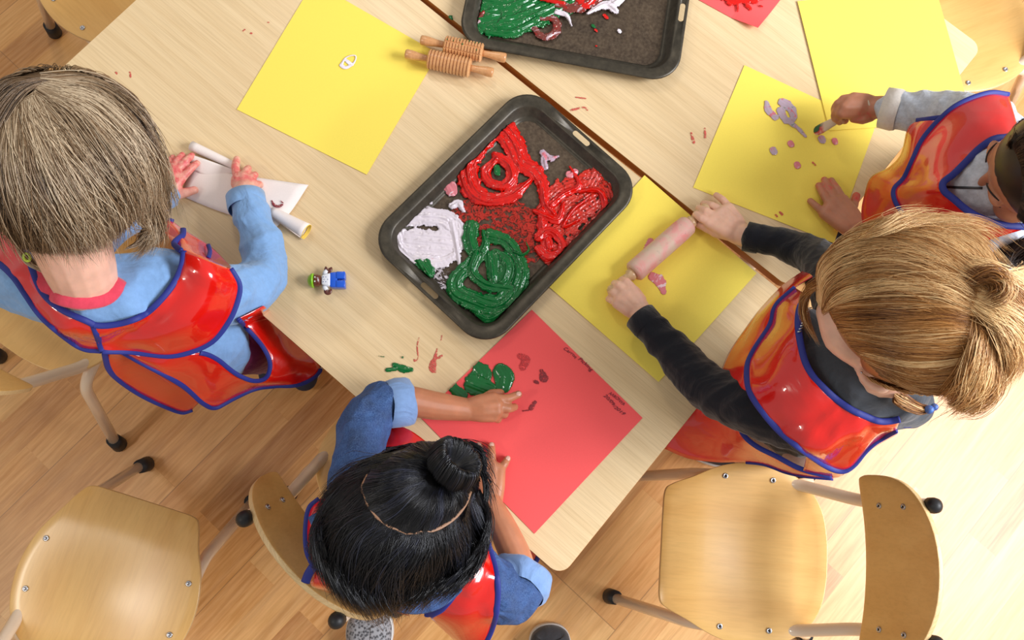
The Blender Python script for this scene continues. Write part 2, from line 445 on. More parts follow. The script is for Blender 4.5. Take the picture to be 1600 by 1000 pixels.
M['p_whitethin'] = paint_mat('thin_white_paint', (222, 212, 222), alpha=(70, 0.5))
M['p_pink'] = paint_mat('pink_paint', (226, 130, 140), ((240, 214, 222), 0.52))
M['p_mix'] = paint_mat('mixed_paint', (120, 52, 44), ((196, 170, 176), 0.55, (150, 30, 24), 0.56))
M['p_mauve'] = paint_mat('mauve_paint', (190, 168, 184), ((60, 130, 90), 0.60, (214, 120, 134), 0.58))
M['p_stainred'] = paint_mat('dry_red_paint', (226, 96, 84), alpha=(160, 0.42), rough=0.6)
def seg_d(px, py, ax, ay, bx, by):
    dx, dy = bx-ax, by-ay; L = dx*dx+dy*dy+1e-12
    t = np.clip(((px-ax)*dx+(py-ay)*dy)/L, 0, 1)
    return np.hypot(px-ax-t*dx, py-ay-t*dy), t
def fbm(X, Y, seed, f):
    rs = np.random.RandomState(seed); out = np.zeros_like(X)
    for o in range(4):
        for k in range(3):
            a = rs.uniform(0, 2*PI); ph = rs.uniform(0, 2*PI); ff = f*(1.9**o)*rs.uniform(0.7, 1.3)
            out += np.sin((X*math.cos(a)+Y*math.sin(a))*ff+ph+1.3*np.sin((X*math.sin(a)-Y*math.cos(a))*ff*0.6+ph))/(1.7**o)
    return out/5.0
def paint(strokes, m, z, label=None, hmax=0.004, res=0.0011, ridges=0.20, ridge_w=0.0125, ragged=0.18, seed=1, name='paint_smear', parent=None, clip=None, group=None, wall=None):
    """strokes: list of (px points, width in px).  Each stroke lays a bead of paint with bristle ridges along it."""
    S = []
    for pts, wpx in strokes:
        P = [at(x, y, z) for x, y in pts]
        if len(P) > 2: P = catmull(P, 5)
        if len(P) == 1: P = [P[0], P[0]+Vector((1e-5, 0, 0))]
        ws = wpx if isinstance(wpx, (list, tuple)) else [wpx, wpx]
        wl = [float(np.interp(i/(len(P)-1), np.linspace(0, 1, len(ws)), ws))*0.00104/2 for i in range(len(P))]
        S.append((P, wl))
    xs = [p.x for P, wl in S for p in P]; ys = [p.y for P, wl in S for p in P]; wm = max(max(wl) for P, wl in S)*1.3
    x0, x1, y0, y1 = min(xs)-wm, max(xs)+wm, min(ys)-wm, max(ys)+wm
    nx, ny = int((x1-x0)/res)+2, int((y1-y0)/res)+2
    X, Y = np.meshgrid(np.linspace(x0, x1, nx), np.linspace(y0, y1, ny))
    wob = fbm(X, Y, seed, 330.0)*ragged; wob2 = fbm(X, Y, seed+5, 90.0)*ragged*0.7
    H = np.zeros_like(X); cov = np.full_like(X, -1.0)
    for P, wl in S:
        best = np.full_like(X, -9.0); lat = np.zeros_like(X); run = 0.0; alo = np.zeros_like(X)
        for i in range(len(P)-1):
            d, t = seg_d(X, Y, P[i].x, P[i].y, P[i+1].x, P[i+1].y)
            wv = wl[i]*(1-t)+wl[i+1]*t; c = 1-d/wv+wob+wob2
            dx, dy = P[i+1].x-P[i].x, P[i+1].y-P[i].y; L = math.hypot(dx, dy)+1e-9
            side = ((X-P[i].x)*dy-(Y-P[i].y)*dx)/L
            mk_ = c > best; best = np.where(mk_, c, best); lat = np.where(mk_, side, lat); alo = np.where(mk_, run+t*L, alo); run += L
        h = np.sqrt(np.clip(best, 0, 1)); 
        rid = 1+ridges*np.sin(lat/ridge_w*2*PI+alo*40+wob*5)+ridges*0.5*np.sin(lat/ridge_w*4.7*PI+1+wob2*4)
        hh = hmax*(0.3+0.7*h)*rid*(1+0.35*fbm(X, Y, seed+9, 80.0))
        newer = best > 0
        H = np.where(newer, np.maximum(hh, H*0.55)+0.0, H); cov = np.maximum(cov, best)
    if clip is not None:
        cov = np.where(clip(X, Y), cov, -1)
    H = np.where(cov > 0, H*np.clip(cov*6, 0.02, 1)**0.5+0.0002, 0)
    if wall is not None: H = H+wall(X, Y)
    ins = cov > 0
    cx, cy = (x0+x1)/2, (y0+y1)/2
    cell = ins[:-1, :-1] & ins[1:, :-1] & ins[:-1, 1:] & ins[1:, 1:]
    J, I = np.nonzero(cell); idx = np.stack([J*nx+I, J*nx+I+1, (J+1)*nx+I+1, (J+1)*nx+I], 1)
    used, inv = np.unique(idx, return_inverse=True); inv = inv.reshape(idx.shape)
    co = np.stack([X.ravel()[used]-cx, Y.ravel()[used]-cy, H.ravel()[used]], 1).astype(np.float32)
    me = bpy.data.meshes.new(name); nf = len(idx)
    me.vertices.add(len(co)); me.vertices.foreach_set('co', co.ravel())
    me.loops.add(nf*4); me.loops.foreach_set('vertex_index', inv.astype(np.int32).ravel())
    me.polygons.add(nf); me.polygons.foreach_set('loop_start', np.arange(nf, dtype=np.int32)*4)
    me.polygons.foreach_set('loop_total', np.full(nf, 4, dtype=np.int32)); me.update(); me.validate()
    me.polygons.foreach_set('use_smooth', np.ones(nf, dtype=bool))
    o = link(name, me, m); o.location = (cx, cy, z)
    so = o.modifiers.new('body', 'SOLIDIFY'); so.thickness = 0.0003; so.offset = -1
    if parent is not None:
        o.parent = parent; o.matrix_parent_inverse = Matrix.Identity(4)
        q = local(parent, [o.location])[0]; o.location = q; o.rotation_euler = (0, 0, -parent.rotation_euler.z)
    elif label: tagt(o, label, 'paint', group)
    return o

# ------------------------------------------------------------------ baking trays
def tray_mat():
    t = NT('worn_dark_tray_steel'); v = t.coord()
    f = t.noise(v, 9, 5, 0.7, 0.8); g = t.noise(v, 210, 3)
    c = t.ramp(f, [(0.35, s2l((62, 48, 38))), (0.6, s2l((100, 82, 64))), (0.8, s2l((146, 128, 106)))])
    t.col(t.mix(0.35, c, t.ramp(g, [(0.35, s2l((40, 32, 26))), (0.7, s2l((120, 106, 88)))]))); t.b.inputs['Metallic'].default_value = 0.35; t.rough(0.42); return t.m
M['tray'] = tray_mat()
def rim_mat():
    t = NT('dark_nonstick_coating'); v = t.coord(); g = t.noise(v, 60, 4, 0.7)
    t.col(t.ramp(g, [(0.3, s2l((54, 49, 40))), (0.75, s2l((82, 75, 62)))])); t.rough(0.38); t.b.inputs['Metallic'].default_value = 0.35; return t.m
M['rim'] = rim_mat()
def tray(cx, cy, rz, label, Wd=0.276, Ln=0.392):
    """roasting tray: flat rim, sloped walls, rolled lip, a hanging slot in each short end"""
    t = empty('baking_tray', (cx, cy, TZ), rz, label, 'tray', 'the two dark baking trays of paint')
    H = 0.024; N = 10
    def ring(w, l, r, z): return [(x, y, z) for x, y in rrect(0, 0, w, l, r, N)]
    secs = [(0.004, 0.050, H-0.004), (0.0015, 0.051, H-0.0048), (0, 0.052, H-0.002), (0.001, 0.051, H), (0.004, 0.05, H+0.0005), (0.018, 0.040, H-0.0005), (0.021, 0.037, H-0.003), (0.028, 0.032, 0.005), (0.032, 0.030, 0.0025), (0.037, 0.027, 0.002)]
    bm = bmesh.new(); rows = []
    for ins, r, z in secs: rows.append([bm.verts.new(p) for p in ring(Wd-2*ins, Ln-2*ins, r, z)])
    n = len(rows[0])
    for a, b in zip(rows[:-1], rows[1:]):
        for k in range(n): bm.faces.new((a[k], a[(k+1) % n], b[(k+1) % n], b[k]))
    o = mk('rim', bm, M['rim'], t); s = o.modifiers.new('sheet', 'SOLIDIFY'); s.thickness = 0.0009; s.offset = -1
    # hanging slots cut through the flat rim
    for sy in (-1, 1):
        cb = bmesh.new(); prism_bm(cb, rrect(0, sy*(Ln/2-0.0105), 0.036, 0.0095, 0.0045, 5), H-0.02, H+0.02)
        bmesh.ops.recalc_face_normals(cb, faces=cb.faces)
        cut = mk('cutter', cb, None, t, False); 
        bo = o.modifiers.new('slot', 'BOOLEAN'); bo.operation = 'DIFFERENCE'; bo.object = cut; bo.solver = 'EXACT'
        CUT.append((o, bo, cut))
    bm = bmesh.new(); base = [bm.verts.new(p) for p in ring(Wd-0.072, Ln-0.072, 0.028, 0.0021)]; bm.faces.new(base)
    b = mk('tray_base', bm, M['tray'], t, False); s = b.modifiers.new('sheet', 'SOLIDIFY'); s.thickness = 0.0012; s.offset = -1
    return t
CUT = []
tr1 = tray(-0.4475, 0.392, RD(-2.6), 'dark baking tray in the centre holding red, green and white paint')
# second tray: long side along the direction S1 -> S2
tr2 = tray(-0.617, 0.787, RD(-59.5), 'dark baking tray cut off by the top edge of the photo, mostly green paint')
dg = bpy.context.evaluated_depsgraph_get()
for o in {id(c[0]): c[0] for c in CUT}.values():
    me = bpy.data.meshes.new_from_object(o.evaluated_get(dg)); o.modifiers.clear(); o.data = me
for c in CUT: bpy.data.objects.remove(c[2])
ZB = TZ+0.0035
def in_tray(t, Wd=0.276, Ln=0.392, m=0.0275):
    c, s = math.cos(-t.rotation_euler.z), math.sin(-t.rotation_euler.z)
    def f(X, Y):
        x = (X-t.location.x)*c-(Y-t.location.y)*s; y = (X-t.location.x)*s+(Y-t.location.y)*c
        return (np.abs(x) < Wd/2-m) & (np.abs(y) < Ln/2-m)
    return f
in1 = in_tray(tr1); in2 = in_tray(tr2)
# thin scraped films first, thick beads over them
paint([([(700, 380), (720, 340), (770, 322), (815, 340), (835, 380), (815, 410)], [30, 46, 46, 46, 30]), ([(735, 375), (790, 360), (815, 385)], 40)], M['p_redthin'], ZB, 'thin scraped film of red paint in the middle of the central tray', 0.0006, 0.0016, 0.1, seed=2, clip=in1)
paint([([(850, 330), (880, 300), (930, 290), (945, 320), (930, 360), (890, 390), (860, 400)], [30, 50, 40, 46, 34]), ([(875, 345), (915, 320)], 62), ([(915, 240), (935, 262), (925, 285)], [10, 22, 26]), ([(870, 400), (905, 375), (940, 345)], 14)], M['p_redstreak'], ZB, 'scraped red paint ring at the right end of the central tray', 0.0024, 0.0011, 0.45, 0.0060, 0.3, seed=3, clip=in1)
paint([([(762, 215), (785, 205), (805, 230), (815, 255), (835, 268), (848, 290), (852, 318), (865, 335)], [22, 42, 40, 34, 30, 24, 20, 12]),
       ([(760, 220), (738, 245), (730, 270), (740, 300), (765, 312), (800, 306), (828, 284)], [30, 34, 40, 34, 28, 26, 10]),
       ([(775, 245), (795, 258), (800, 280), (785, 292), (765, 285), (758, 268), (775, 250)], [18, 22, 22, 20, 18, 18, 12]),
       ([(848, 330), (848, 360), (855, 385)], [16, 20, 24]), ([(842, 372), (858, 362), (876, 376), (878, 394), (858, 402), (842, 390)], [18, 16, 18, 22, 22, 18]),
       ([(900, 300), (935, 300), (945, 330), (925, 365), (885, 392), (870, 400)], [7, 12, 14, 12, 9, 6]), ([(862, 320), (880, 305), (905, 290), (890, 262)], [16, 14, 12, 6]), ([(835, 330), (870, 345), (880, 320)], [10, 16, 8]), ([(905, 345), (880, 355), (895, 330), (920, 310)], [6, 9, 8, 5])],
      M['p_red'], ZB, 'thick swirled red paint in the upper half of the central tray', 0.0070, seed=4, clip=in1, ragged=0.22)
paint([([(628, 345), (665, 338), (700, 345), (712, 372), (700, 395), (660, 405), (632, 385), (625, 368)], [26, 34, 36, 34, 40, 42, 40, 30]), ([(645, 375), (690, 380)], [40, 46]), ([(707, 322), (716, 318), (724, 330)], [14, 16, 8]), ([(708, 350), (716, 400), (722, 445)], [16, 8, 4])],
      M['p_white'], ZB, 'thick white paint at the left end of the central tray', 0.0042, seed=5, clip=in1, ragged=0.25)
paint([([(688, 425), (700, 440), (712, 462)], [26, 30, 14])], M['p_whitethin'], ZB, 'thin white smear at the lower left of the green swirl in the central tray', 0.0016, seed=6, clip=in1, ragged=0.4)
paint([([(624, 338), (640, 331), (655, 335)], [3, 9, 5])], M['p_whitethin'], ZB, 'thin white streak above the thick white paint in the central tray', 0.0016, seed=6, clip=in1, ragged=0.4)
paint([([(670, 311), (672, 316)], 11)], M['p_white'], ZB, 'small white chip of paint between white patch and pink dab', 0.0016, seed=6, clip=in1, ragged=0.4)
paint([([(737, 355), (735, 375), (740, 395)], [26, 30, 22]), ([(755, 362), (758, 385), (740, 410), (715, 432), (712, 455), (740, 470), (775, 480), (800, 460), (812, 430), (806, 400), (790, 378), (765, 370)], [8, 18, 26, 26, 30, 36, 42, 38, 34, 26, 24, 26]),
       ([(775, 400), (792, 415), (785, 440), (762, 450), (745, 442)], [24, 30, 26, 18, 8]), ([(745, 400), (738, 425), (760, 445), (800, 452)], [18, 22, 14, 10]), ([(775, 492), (790, 486), (765, 500), (745, 492)], [20, 18, 16, 8]), ([(768, 405), (770, 435)], [26, 20]), ([(662, 415), (668, 425)], [30, 26]), ([(822, 380), (826, 392), (815, 400), (800, 395)], [4, 6, 7, 4])],
      M['p_green'], ZB, 'thick glossy green paint swirl at the lower end of the central tray', 0.0080, seed=7, clip=in1)
paint([([(776, 262), (777, 270)], 13)], M['p_green'], ZB+0.004, 'small dab of green paint inside the red swirl', 0.003, seed=8)
paint([([(703, 293), (706, 299)], [24, 22])], M['p_pink'], ZB, 'round pink paint dab left of the red swirl in the central tray', 0.003, seed=9)
paint([([(848, 238), (858, 248), (872, 245)], [12, 14, 5]), ([(852, 262), (850, 250)], [12, 14])], M['p_mauve'], ZB, 'mauve and white paint dab right of the red swirl in the central tray', 0.0035, seed=10, ragged=0.4)
paint([([(890, 273), (898, 269)], [14, 13])], M['p_pink'], ZB+0.001, 'small pink paint dab above the red scrapes in the central tray', 0.0035, seed=11)
paint([([(812, 222), (822, 236)], [12, 9])], M['p_whitethin'], ZB, 'tiny white paint dab at the top of the red swirl', 0.002, seed=12, ragged=0.4)
# on the second tray
paint([([(735, 20), (770, 35), (830, 22), (900, -10)], [40, 60, 60, 60]), ([(725, -5), (790, 5), (850, -20)], [26, 40, 60]), ([(760, 50), (800, 52), (840, 34)], [14, 22, 18]), ([(738, 34), (770, 26)], [12, 30])], M['p_green'], ZB, 'thick green paint across the tray at the top edge', 0.006, seed=21, clip=in2)
paint([([(835, 45), (850, 60), (870, 48), (866, 30), (842, 30)], [12, 14, 16, 14, 10])], M['p_mix'], ZB+0.002, 'red and grey paint loop below the green on the far tray', 0.0035, seed=22, clip=in2, ragged=0.3)
paint([([(730, 22), (745, 30), (755, 20)], [10, 18, 8])], M['p_mix'], ZB+0.003, 'mixed red and grey paint smudge at the left end of the far tray', 0.0035, seed=22, clip=in2, ragged=0.3)
paint([([(930, -5), (900, 12), (870, 8)], [30, 24, 14])], M['p_mix'], ZB+0.003, 'dark red mixed paint near the white streak on the far tray', 0.0035, seed=22, clip=in2, ragged=0.3)
paint([([(945, 12), (965, 2), (970, -10)], [14, 18, 22]), ([(870, 20), (885, 25), (893, 42)], [12, 10, 4]), ([(918, 22), (945, 8), (962, 18)], [6, 18, 12])], M['p_white'], ZB+0.003, 'white paint at the right of the green on the tray at the top edge', 0.0045, seed=23, clip=in2)
paint([([(900, -5), (915, 8), (930, -5)], [14, 18, 16]), ([(845, 0), (880, 6)], [8, 10])], M['p_red'], ZB+0.004, 'red paint streaks on the tray at the top edge', 0.004, seed=24, clip=in2)
paint([([(967, 48), (968, 50)], 8)], M['p_white'], ZB, 'small round white paint drop on the bare part of the far tray', 0.002, seed=25)
paint([([(944, 24), (948, 28)], 7), ([(930, 47), (932, 49)], 6), ([(931, 72), (932, 72)], 4)], M['p_red'], ZB, 'red paint drops on the bare part of the far tray', 0.0012, seed=26)
paint([([(926, 40), (928, 42)], 7), ([(704, 27), (706, 30)], [8, 6])], M['p_green'], ZB, 'green paint drops on the far tray', 0.0015, seed=27)

# paint on papers and table
ZP = TZ+0.0018
def clip_pink(X, Y):
    q = [at(x, y, TZ) for x, y in [(657, 652), (831, 484), (1004, 653), (835, 834)]]
    ok = np.ones_like(X, bool)
    for i in range(4):
        a, b = q[i], q[(i+1) % 4]; ok &= ((b.x-a.x)*(Y-a.y)-(b.y-a.y)*(X-a.x)) < 0
    return ok
paint([([(784, 582), (788, 590), (786, 602)], [30, 34, 26])], M['p_green'], ZP, 'oval green paint print on the coral paper, right of its neighbour', 0.0032, seed=31, ragged=0.08, clip=clip_pink)
paint([([(745, 572), (752, 585), (744, 600)], [16, 34, 40]), ([(740, 600), (760, 608)], [30, 30])], M['p_green'], ZP, 'larger green paint print at the edge of the coral paper', 0.0032, seed=32, ragged=0.12, clip=clip_pink)
paint([([(708, 606), (722, 618)], [16, 20])], M['p_green'], ZP, 'green paint print by the forearm on the coral paper corner', 0.002, seed=33, clip=clip_pink)
paint([([(786, 648), (789, 650)], 9)], M['p_green'], ZP, 'small green dab below the fingers of the dark-haired child', 0.002, seed=34)
paint([([(616, 570), (628, 576), (642, 578)], [9, 14, 9]), ([(606, 578), (618, 577)], [9, 7]), ([(629, 558), (629, 559)], 4), ([(590, 556), (600, 558)], [1.5, 3])], M['p_green'], TZ+0.0003, 'green paint spill on the table between coral paper and denim cuff', 0.0022, seed=35, ragged=0.15)
paint([([(655, 528), (652, 540), (653, 560), (648, 563)], [2, 3, 2.4, 5]), ([(683, 545), (680, 560), (676, 576)], [3, 7, 14]), ([(690, 556), (684, 560)], [5, 4]), ([(690, 525), (689, 532)], [3, 2])], M['p_stainred'], TZ+0.0002, 'red paint streaks on the table beside the green spill', 0.0004, 0.0008, seed=36, ragged=0.5)
paint([([(812, 556), (822, 562), (816, 574)], [10, 14, 12])], paint_mat('dark_coral_print', (214, 62, 66), alpha=(150, 0.45), rough=0.6), ZP, 'red fingerprint near the top of the coral paper', 0.0003, 0.0008, seed=37)
paint([([(846, 580), (850, 590)], [8, 16]), ([(836, 596), (840, 598)], 6)], paint_mat('maroon_print', (150, 44, 52), alpha=(150, 0.42), rough=0.6), ZP, 'maroon smudge in the middle of the coral paper', 0.0003, 0.0008, seed=38)
paint([([(836, 628), (830, 638)], [6, 8]), ([(817, 642), (828, 641)], [3, 2])], bpy.data.materials['maroon_print'], ZP, 'small maroon smudge right of the fingers on the coral paper', 0.0004, 0.0008, seed=39)
paint([([(533, 102), (541, 90), (555, 87), (554, 97), (541, 106), (533, 102)], [6, 3, 3, 4, 7, 7]), ([(541, 93), (550, 101)], [3, 7]), ([(545, 100), (538, 94)], [4, 3])], M['p_white'], ZP, 'white paint print on the yellow paper at upper left', 0.0008, 0.0007, seed=40, ragged=0.1)
paint([([(1016, 378), (1012, 388), (1008, 398)], [14, 16, 10]), ([(1020, 432), (1030, 440), (1036, 455)], [16, 22, 12])], M['p_pink'], ZP+0.0004, 'pink paint print rolled out beneath the rolling pin', 0.0006, seed=41, ragged=0.3)
for i, (x, y, r, m) in enumerate([(1208, 236, 13, 'p_mauve'), (1235, 225, 12, 'p_pink'), (1284, 218, 14, 'p_mauve'), (1304, 221, 12, 'p_pink'), (1245, 258, 12, 'p_pink')]):
    paint([([(x, y-1), (x+1, y+1)], r)], M[m], ZP, ['pink and grey paint dot farthest left on the dotted yellow paper', 'pink paint dot between the left dot and the stick on the yellow paper', 'green and pink paint dot just below the tip of the stick', 'pink paint dot at the right of the row below the stick', 'pink paint dot lowest on the dotted yellow paper'][i], 0.0012, 0.0007, seed=50+i, ragged=0.12, group='paint dots on the yellow paper')
paint([([(1198, 160), (1200, 172), (1212, 184)], [8, 14, 10]), ([(1222, 160), (1236, 170), (1240, 185), (1228, 188), (1220, 172)], [16, 16, 12, 12, 14]), ([(1232, 190), (1246, 200), (1258, 212)], [10, 8, 7])], M['p_mauve'], ZP, 'mauve and green paint painting at the top of the dotted yellow paper', 0.0012, 0.0007, seed=56, ragged=0.3)
paint([([(1080, 208), (1084, 222)], [4, 6]), ([(1101, 201), (1102, 215)], [4, 5])], M['p_stainred'], TZ+0.0008, 'two curved red paint marks on the far table', 0.0003, 0.0007, seed=57)
paint([([(900, 152), (915, 154)], [3, 3]), ([(893, 172), (912, 168), (918, 172)], [5, 4, 3])], M['p_stainred'], TZ+0.0008, 'faint red flecks on the far table above the central tray', 0.0003, 0.0007, seed=58)
paint([([(181, 113), (183, 115)], 3.5), ([(203, 113), (204, 120)], 4), ([(380, 48), (383, 46)], 3), ([(392, 52), (393, 52)], 4), ([(196, 150), (204, 157)], [4, 6]), ([(418, 35), (420, 35)], 2.5)], M['p_stainred'], TZ+0.0002, 'faint red flecks on the table near the fair-haired child', 0.0003, 0.0007, seed=59)
paint([([(1120, -12), (1150, 0), (1185, -10)], [24, 22, 30]), ([(1152, 8), (1152, 18)], [6, 5]), ([(1166, 8), (1172, 14)], [9, 10]), ([(1136, 4), (1141, 8)], [8, 8]), ([(1188, 10), (1190, 11)], 5)], M['p_red'], ZP+0.0006, 'thick red paint on the coral paper at the top edge of the photo', 0.0022, seed=60, ragged=0.3)
paint([([(1219, 332), (1222, 335)], 5), ([(1212, 336), (1214, 338)], 4), ([(1270, 254), (1274, 258)], 4)], M['p_stainred'], ZP, 'faint red flecks on the dotted yellow paper', 0.0003, 0.0007, seed=61)

# handwriting on the coral paper
def write(txt, px0, px1, size, parent_label):
    a = at(*px0, TZ+0.0022); b = at(*px1, TZ+0.0022); d = b-a
    cu = bpy.data.curves.new('handwriting', 'FONT'); cu.body = txt; cu.size = size; cu.extrude = 0.00008; cu.shear = 0.25
    o = bpy.data.objects.new('handwriting', cu); C.objects.link(o)
    dg = bpy.context.evaluated_depsgraph_get(); me = bpy.data.meshes.new_from_object(o.evaluated_get(dg)); bpy.data.objects.remove(o)
    wmax = max(v.co.x for v in me.vertices); s = d.length/wmax
    rs = random.Random(3)
    for v in me.vertices:
        v.co.x *= s; v.co.y = v.co.y*1.0+0.0011*math.sin(v.co.x*160)+0.0005*math.sin(v.co.x*420)
    o = link('handwriting', me, M['ink'], pink)
    L = a-pink.location; o.location = L; o.rotation_euler = (0, 0, math.atan2(d.y, d.x))
M['ink'] = plain('dark_ink', (104, 30, 50), 0.6)
write('Carrot', (879, 546), (900, 560), 0.0078, '')
write('Picking', (902, 562), (925, 580), 0.0085, '')
write('AARONYA', (950, 616), (975, 633), 0.0075, '')
write('20/09/2019', (942, 619), (974, 650), 0.008, '')

# ------------------------------------------------------------------ grooved rollers
def rwood(name, a, b): return wood(name, a, b, (3, 3, 0.5), 5, 0.28, 0.5, 0.3)
M['roller'] = rwood('varnished_beech', (222, 166, 112), (204, 142, 90))
def roller(p0, p1, frac, R, label, cross=False):
    """turned handle - ribbed drum - turned handle between two px ends"""
    zc = TZ+R+0.0012; a = at(*p0, zc); b = at(*p1, zc); L = (b-a).length
    t = empty('grooved_roller', (a+b)/2-Vector((0, 0, R)), 0, label, 'rolling pin', 'grooved wooden rollers')
    A0, B0 = local(t, [a, b]); Mx = axis_matrix(A0, B0); s0, s1 = frac[0]*L, frac[1]*L
    prof = [(s0, 0.006), (s0+0.0005, R*0.82), (s0+0.003, R)]; ng = 12; step = (s1-s0-0.006)/ng
    for g in range(ng):
        x = s0+0.003+step*g
        prof += [(x+step*0.30, R), (x+step*0.40, R-0.0022), (x+step*0.62, R-0.0022), (x+step*0.72, R)]
    prof += [(s1-0.003, R), (s1-0.0005, R*0.82), (s1, 0.006)]
    bm = bmesh.new(); 
    seg = 64; rings = []
    for (u, r) in prof:
        ring = []
        for k in range(seg):
            rr = r
            if cross and k % 8 == 0 and r > R*0.85: rr = min(r, R-0.0022)
            ring.append(bm.verts.new(Mx @ Vector((math.cos(2*PI*k/seg)*rr, math.sin(2*PI*k/seg)*rr, u))))
        rings.append(ring)
    for i in range(len(rings)-1):
        for k in range(seg): bm.faces.new((rings[i][k], rings[i][(k+1) % seg], rings[i+1][(k+1) % seg], rings[i+1][k]))
    bm.faces.new(rings[0][::-1]); bm.faces.new(rings[-1])
    mk('drum', bm, M['roller'], t, False)
    for e in (0, 1):
        h = s0 if e == 0 else L-s1
        pr = [(0, 0.001), (0.0005, 0.0072), (0.003, 0.0086), (h*0.3, 0.0084), (h*0.7, 0.0062), (h*0.93, 0.0056), (h+0.001, 0.0058)]
        Mh = Mx if e == 0 else axis_matrix(B0, A0)
        bm = bmesh.new(); lathe_bm(bm, pr, Mh, 28); hd = mk('handle', bm, M['roller'], t)
    if cross:
        rs = random.Random(5)
        bm = bmesh.new()
        for k in range(26):
            u = s0+0.004+rs.random()*(s1-s0-0.008); a_ = rs.uniform(0, 2*PI); q = Mx @ Vector((math.cos(a_)*(R-0.0012), math.sin(a_)*(R-0.0012), u))
            bmesh.ops.create_icosphere(bm, subdivisions=1, radius=0.0016, matrix=Matrix.Translation(q))
        mk('paint_residue', bm, M['p_green'], t)
    return t
roller((633, 84), (771, 114), (0.255, 0.745), 0.0170, 'nearer grooved wooden roller, plain ribbed rings, overlapping the yellow paper')
roller((657, 62), (791, 91), (0.275, 0.73), 0.0165, 'grid-cut grooved wooden roller touching the tray, paint in its grooves', cross=True)

# ------------------------------------------------------------------ plain rolling pin
def pin():
    R = 0.0185; zc = TZ+R+0.0016
    a = at(952, 459, zc-0.002); b = at(1108, 322, zc+0.001); a.z = b.z = zc; L = (b-a).length
    t = empty('rolling_pin', (a+b)/2-Vector((0, 0, R)), 0, 'plain wooden rolling pin smeared with pink paint, held by the red-haired child', 'rolling pin')
    A0, B0 = local(t, [a, b]); Mx = axis_matrix(A0, B0)
    f0 = (at(993, 431, zc)-a).length; f1 = (at(1080, 352, zc)-a).length
    tm = NT('pale_painted_wood'); v = tm.coord(); f = tm.noise(v, 36, 4, 0.6, 0.5)
    c1 = tm.ramp(f, [(0.36, s2l((214, 190, 168))), (0.56, s2l((226, 168, 158))), (0.72, s2l((232, 134, 130)))])
    g = tm.noise(tm.coord(loc=(2, 5, 1)), 130, 4, 0.7); tm.col(tm.mix(tm.ramp(g, [(0.62, (0, 0, 0)), (0.7, (0.6, 0.6, 0.6))]), c1, s2l((150, 120, 112)))); tm.rough(0.55)
    bm = bmesh.new(); lathe_bm(bm, [(f0, 0.007), (f0+0.0005, R-0.003), (f0+0.0035, R), (f0+0.01, R), (f1-0.02, R), (f1-0.005, R-0.0012), (f1-0.001, R-0.004), (f1, 0.007)], Mx, 48); mk('barrel', bm, tm.m, t)
    hm = rwood('pale_beech_handle', (226, 192, 150), (206, 166, 120))
    for e, h in ((0, f0), (1, L-f1)):
        bm = bmesh.new(); lathe_bm(bm, [(0, 0.001), (0.001, 0.008), (0.006, 0.0105), (h*0.5, 0.0095), (h*0.82, 0.0075), (h*0.86, 0.0105), (h+0.001, 0.0105)], Mx if e == 0 else axis_matrix(B0, A0), 28); mk('handle', bm, hm, t)
    return t
pin()

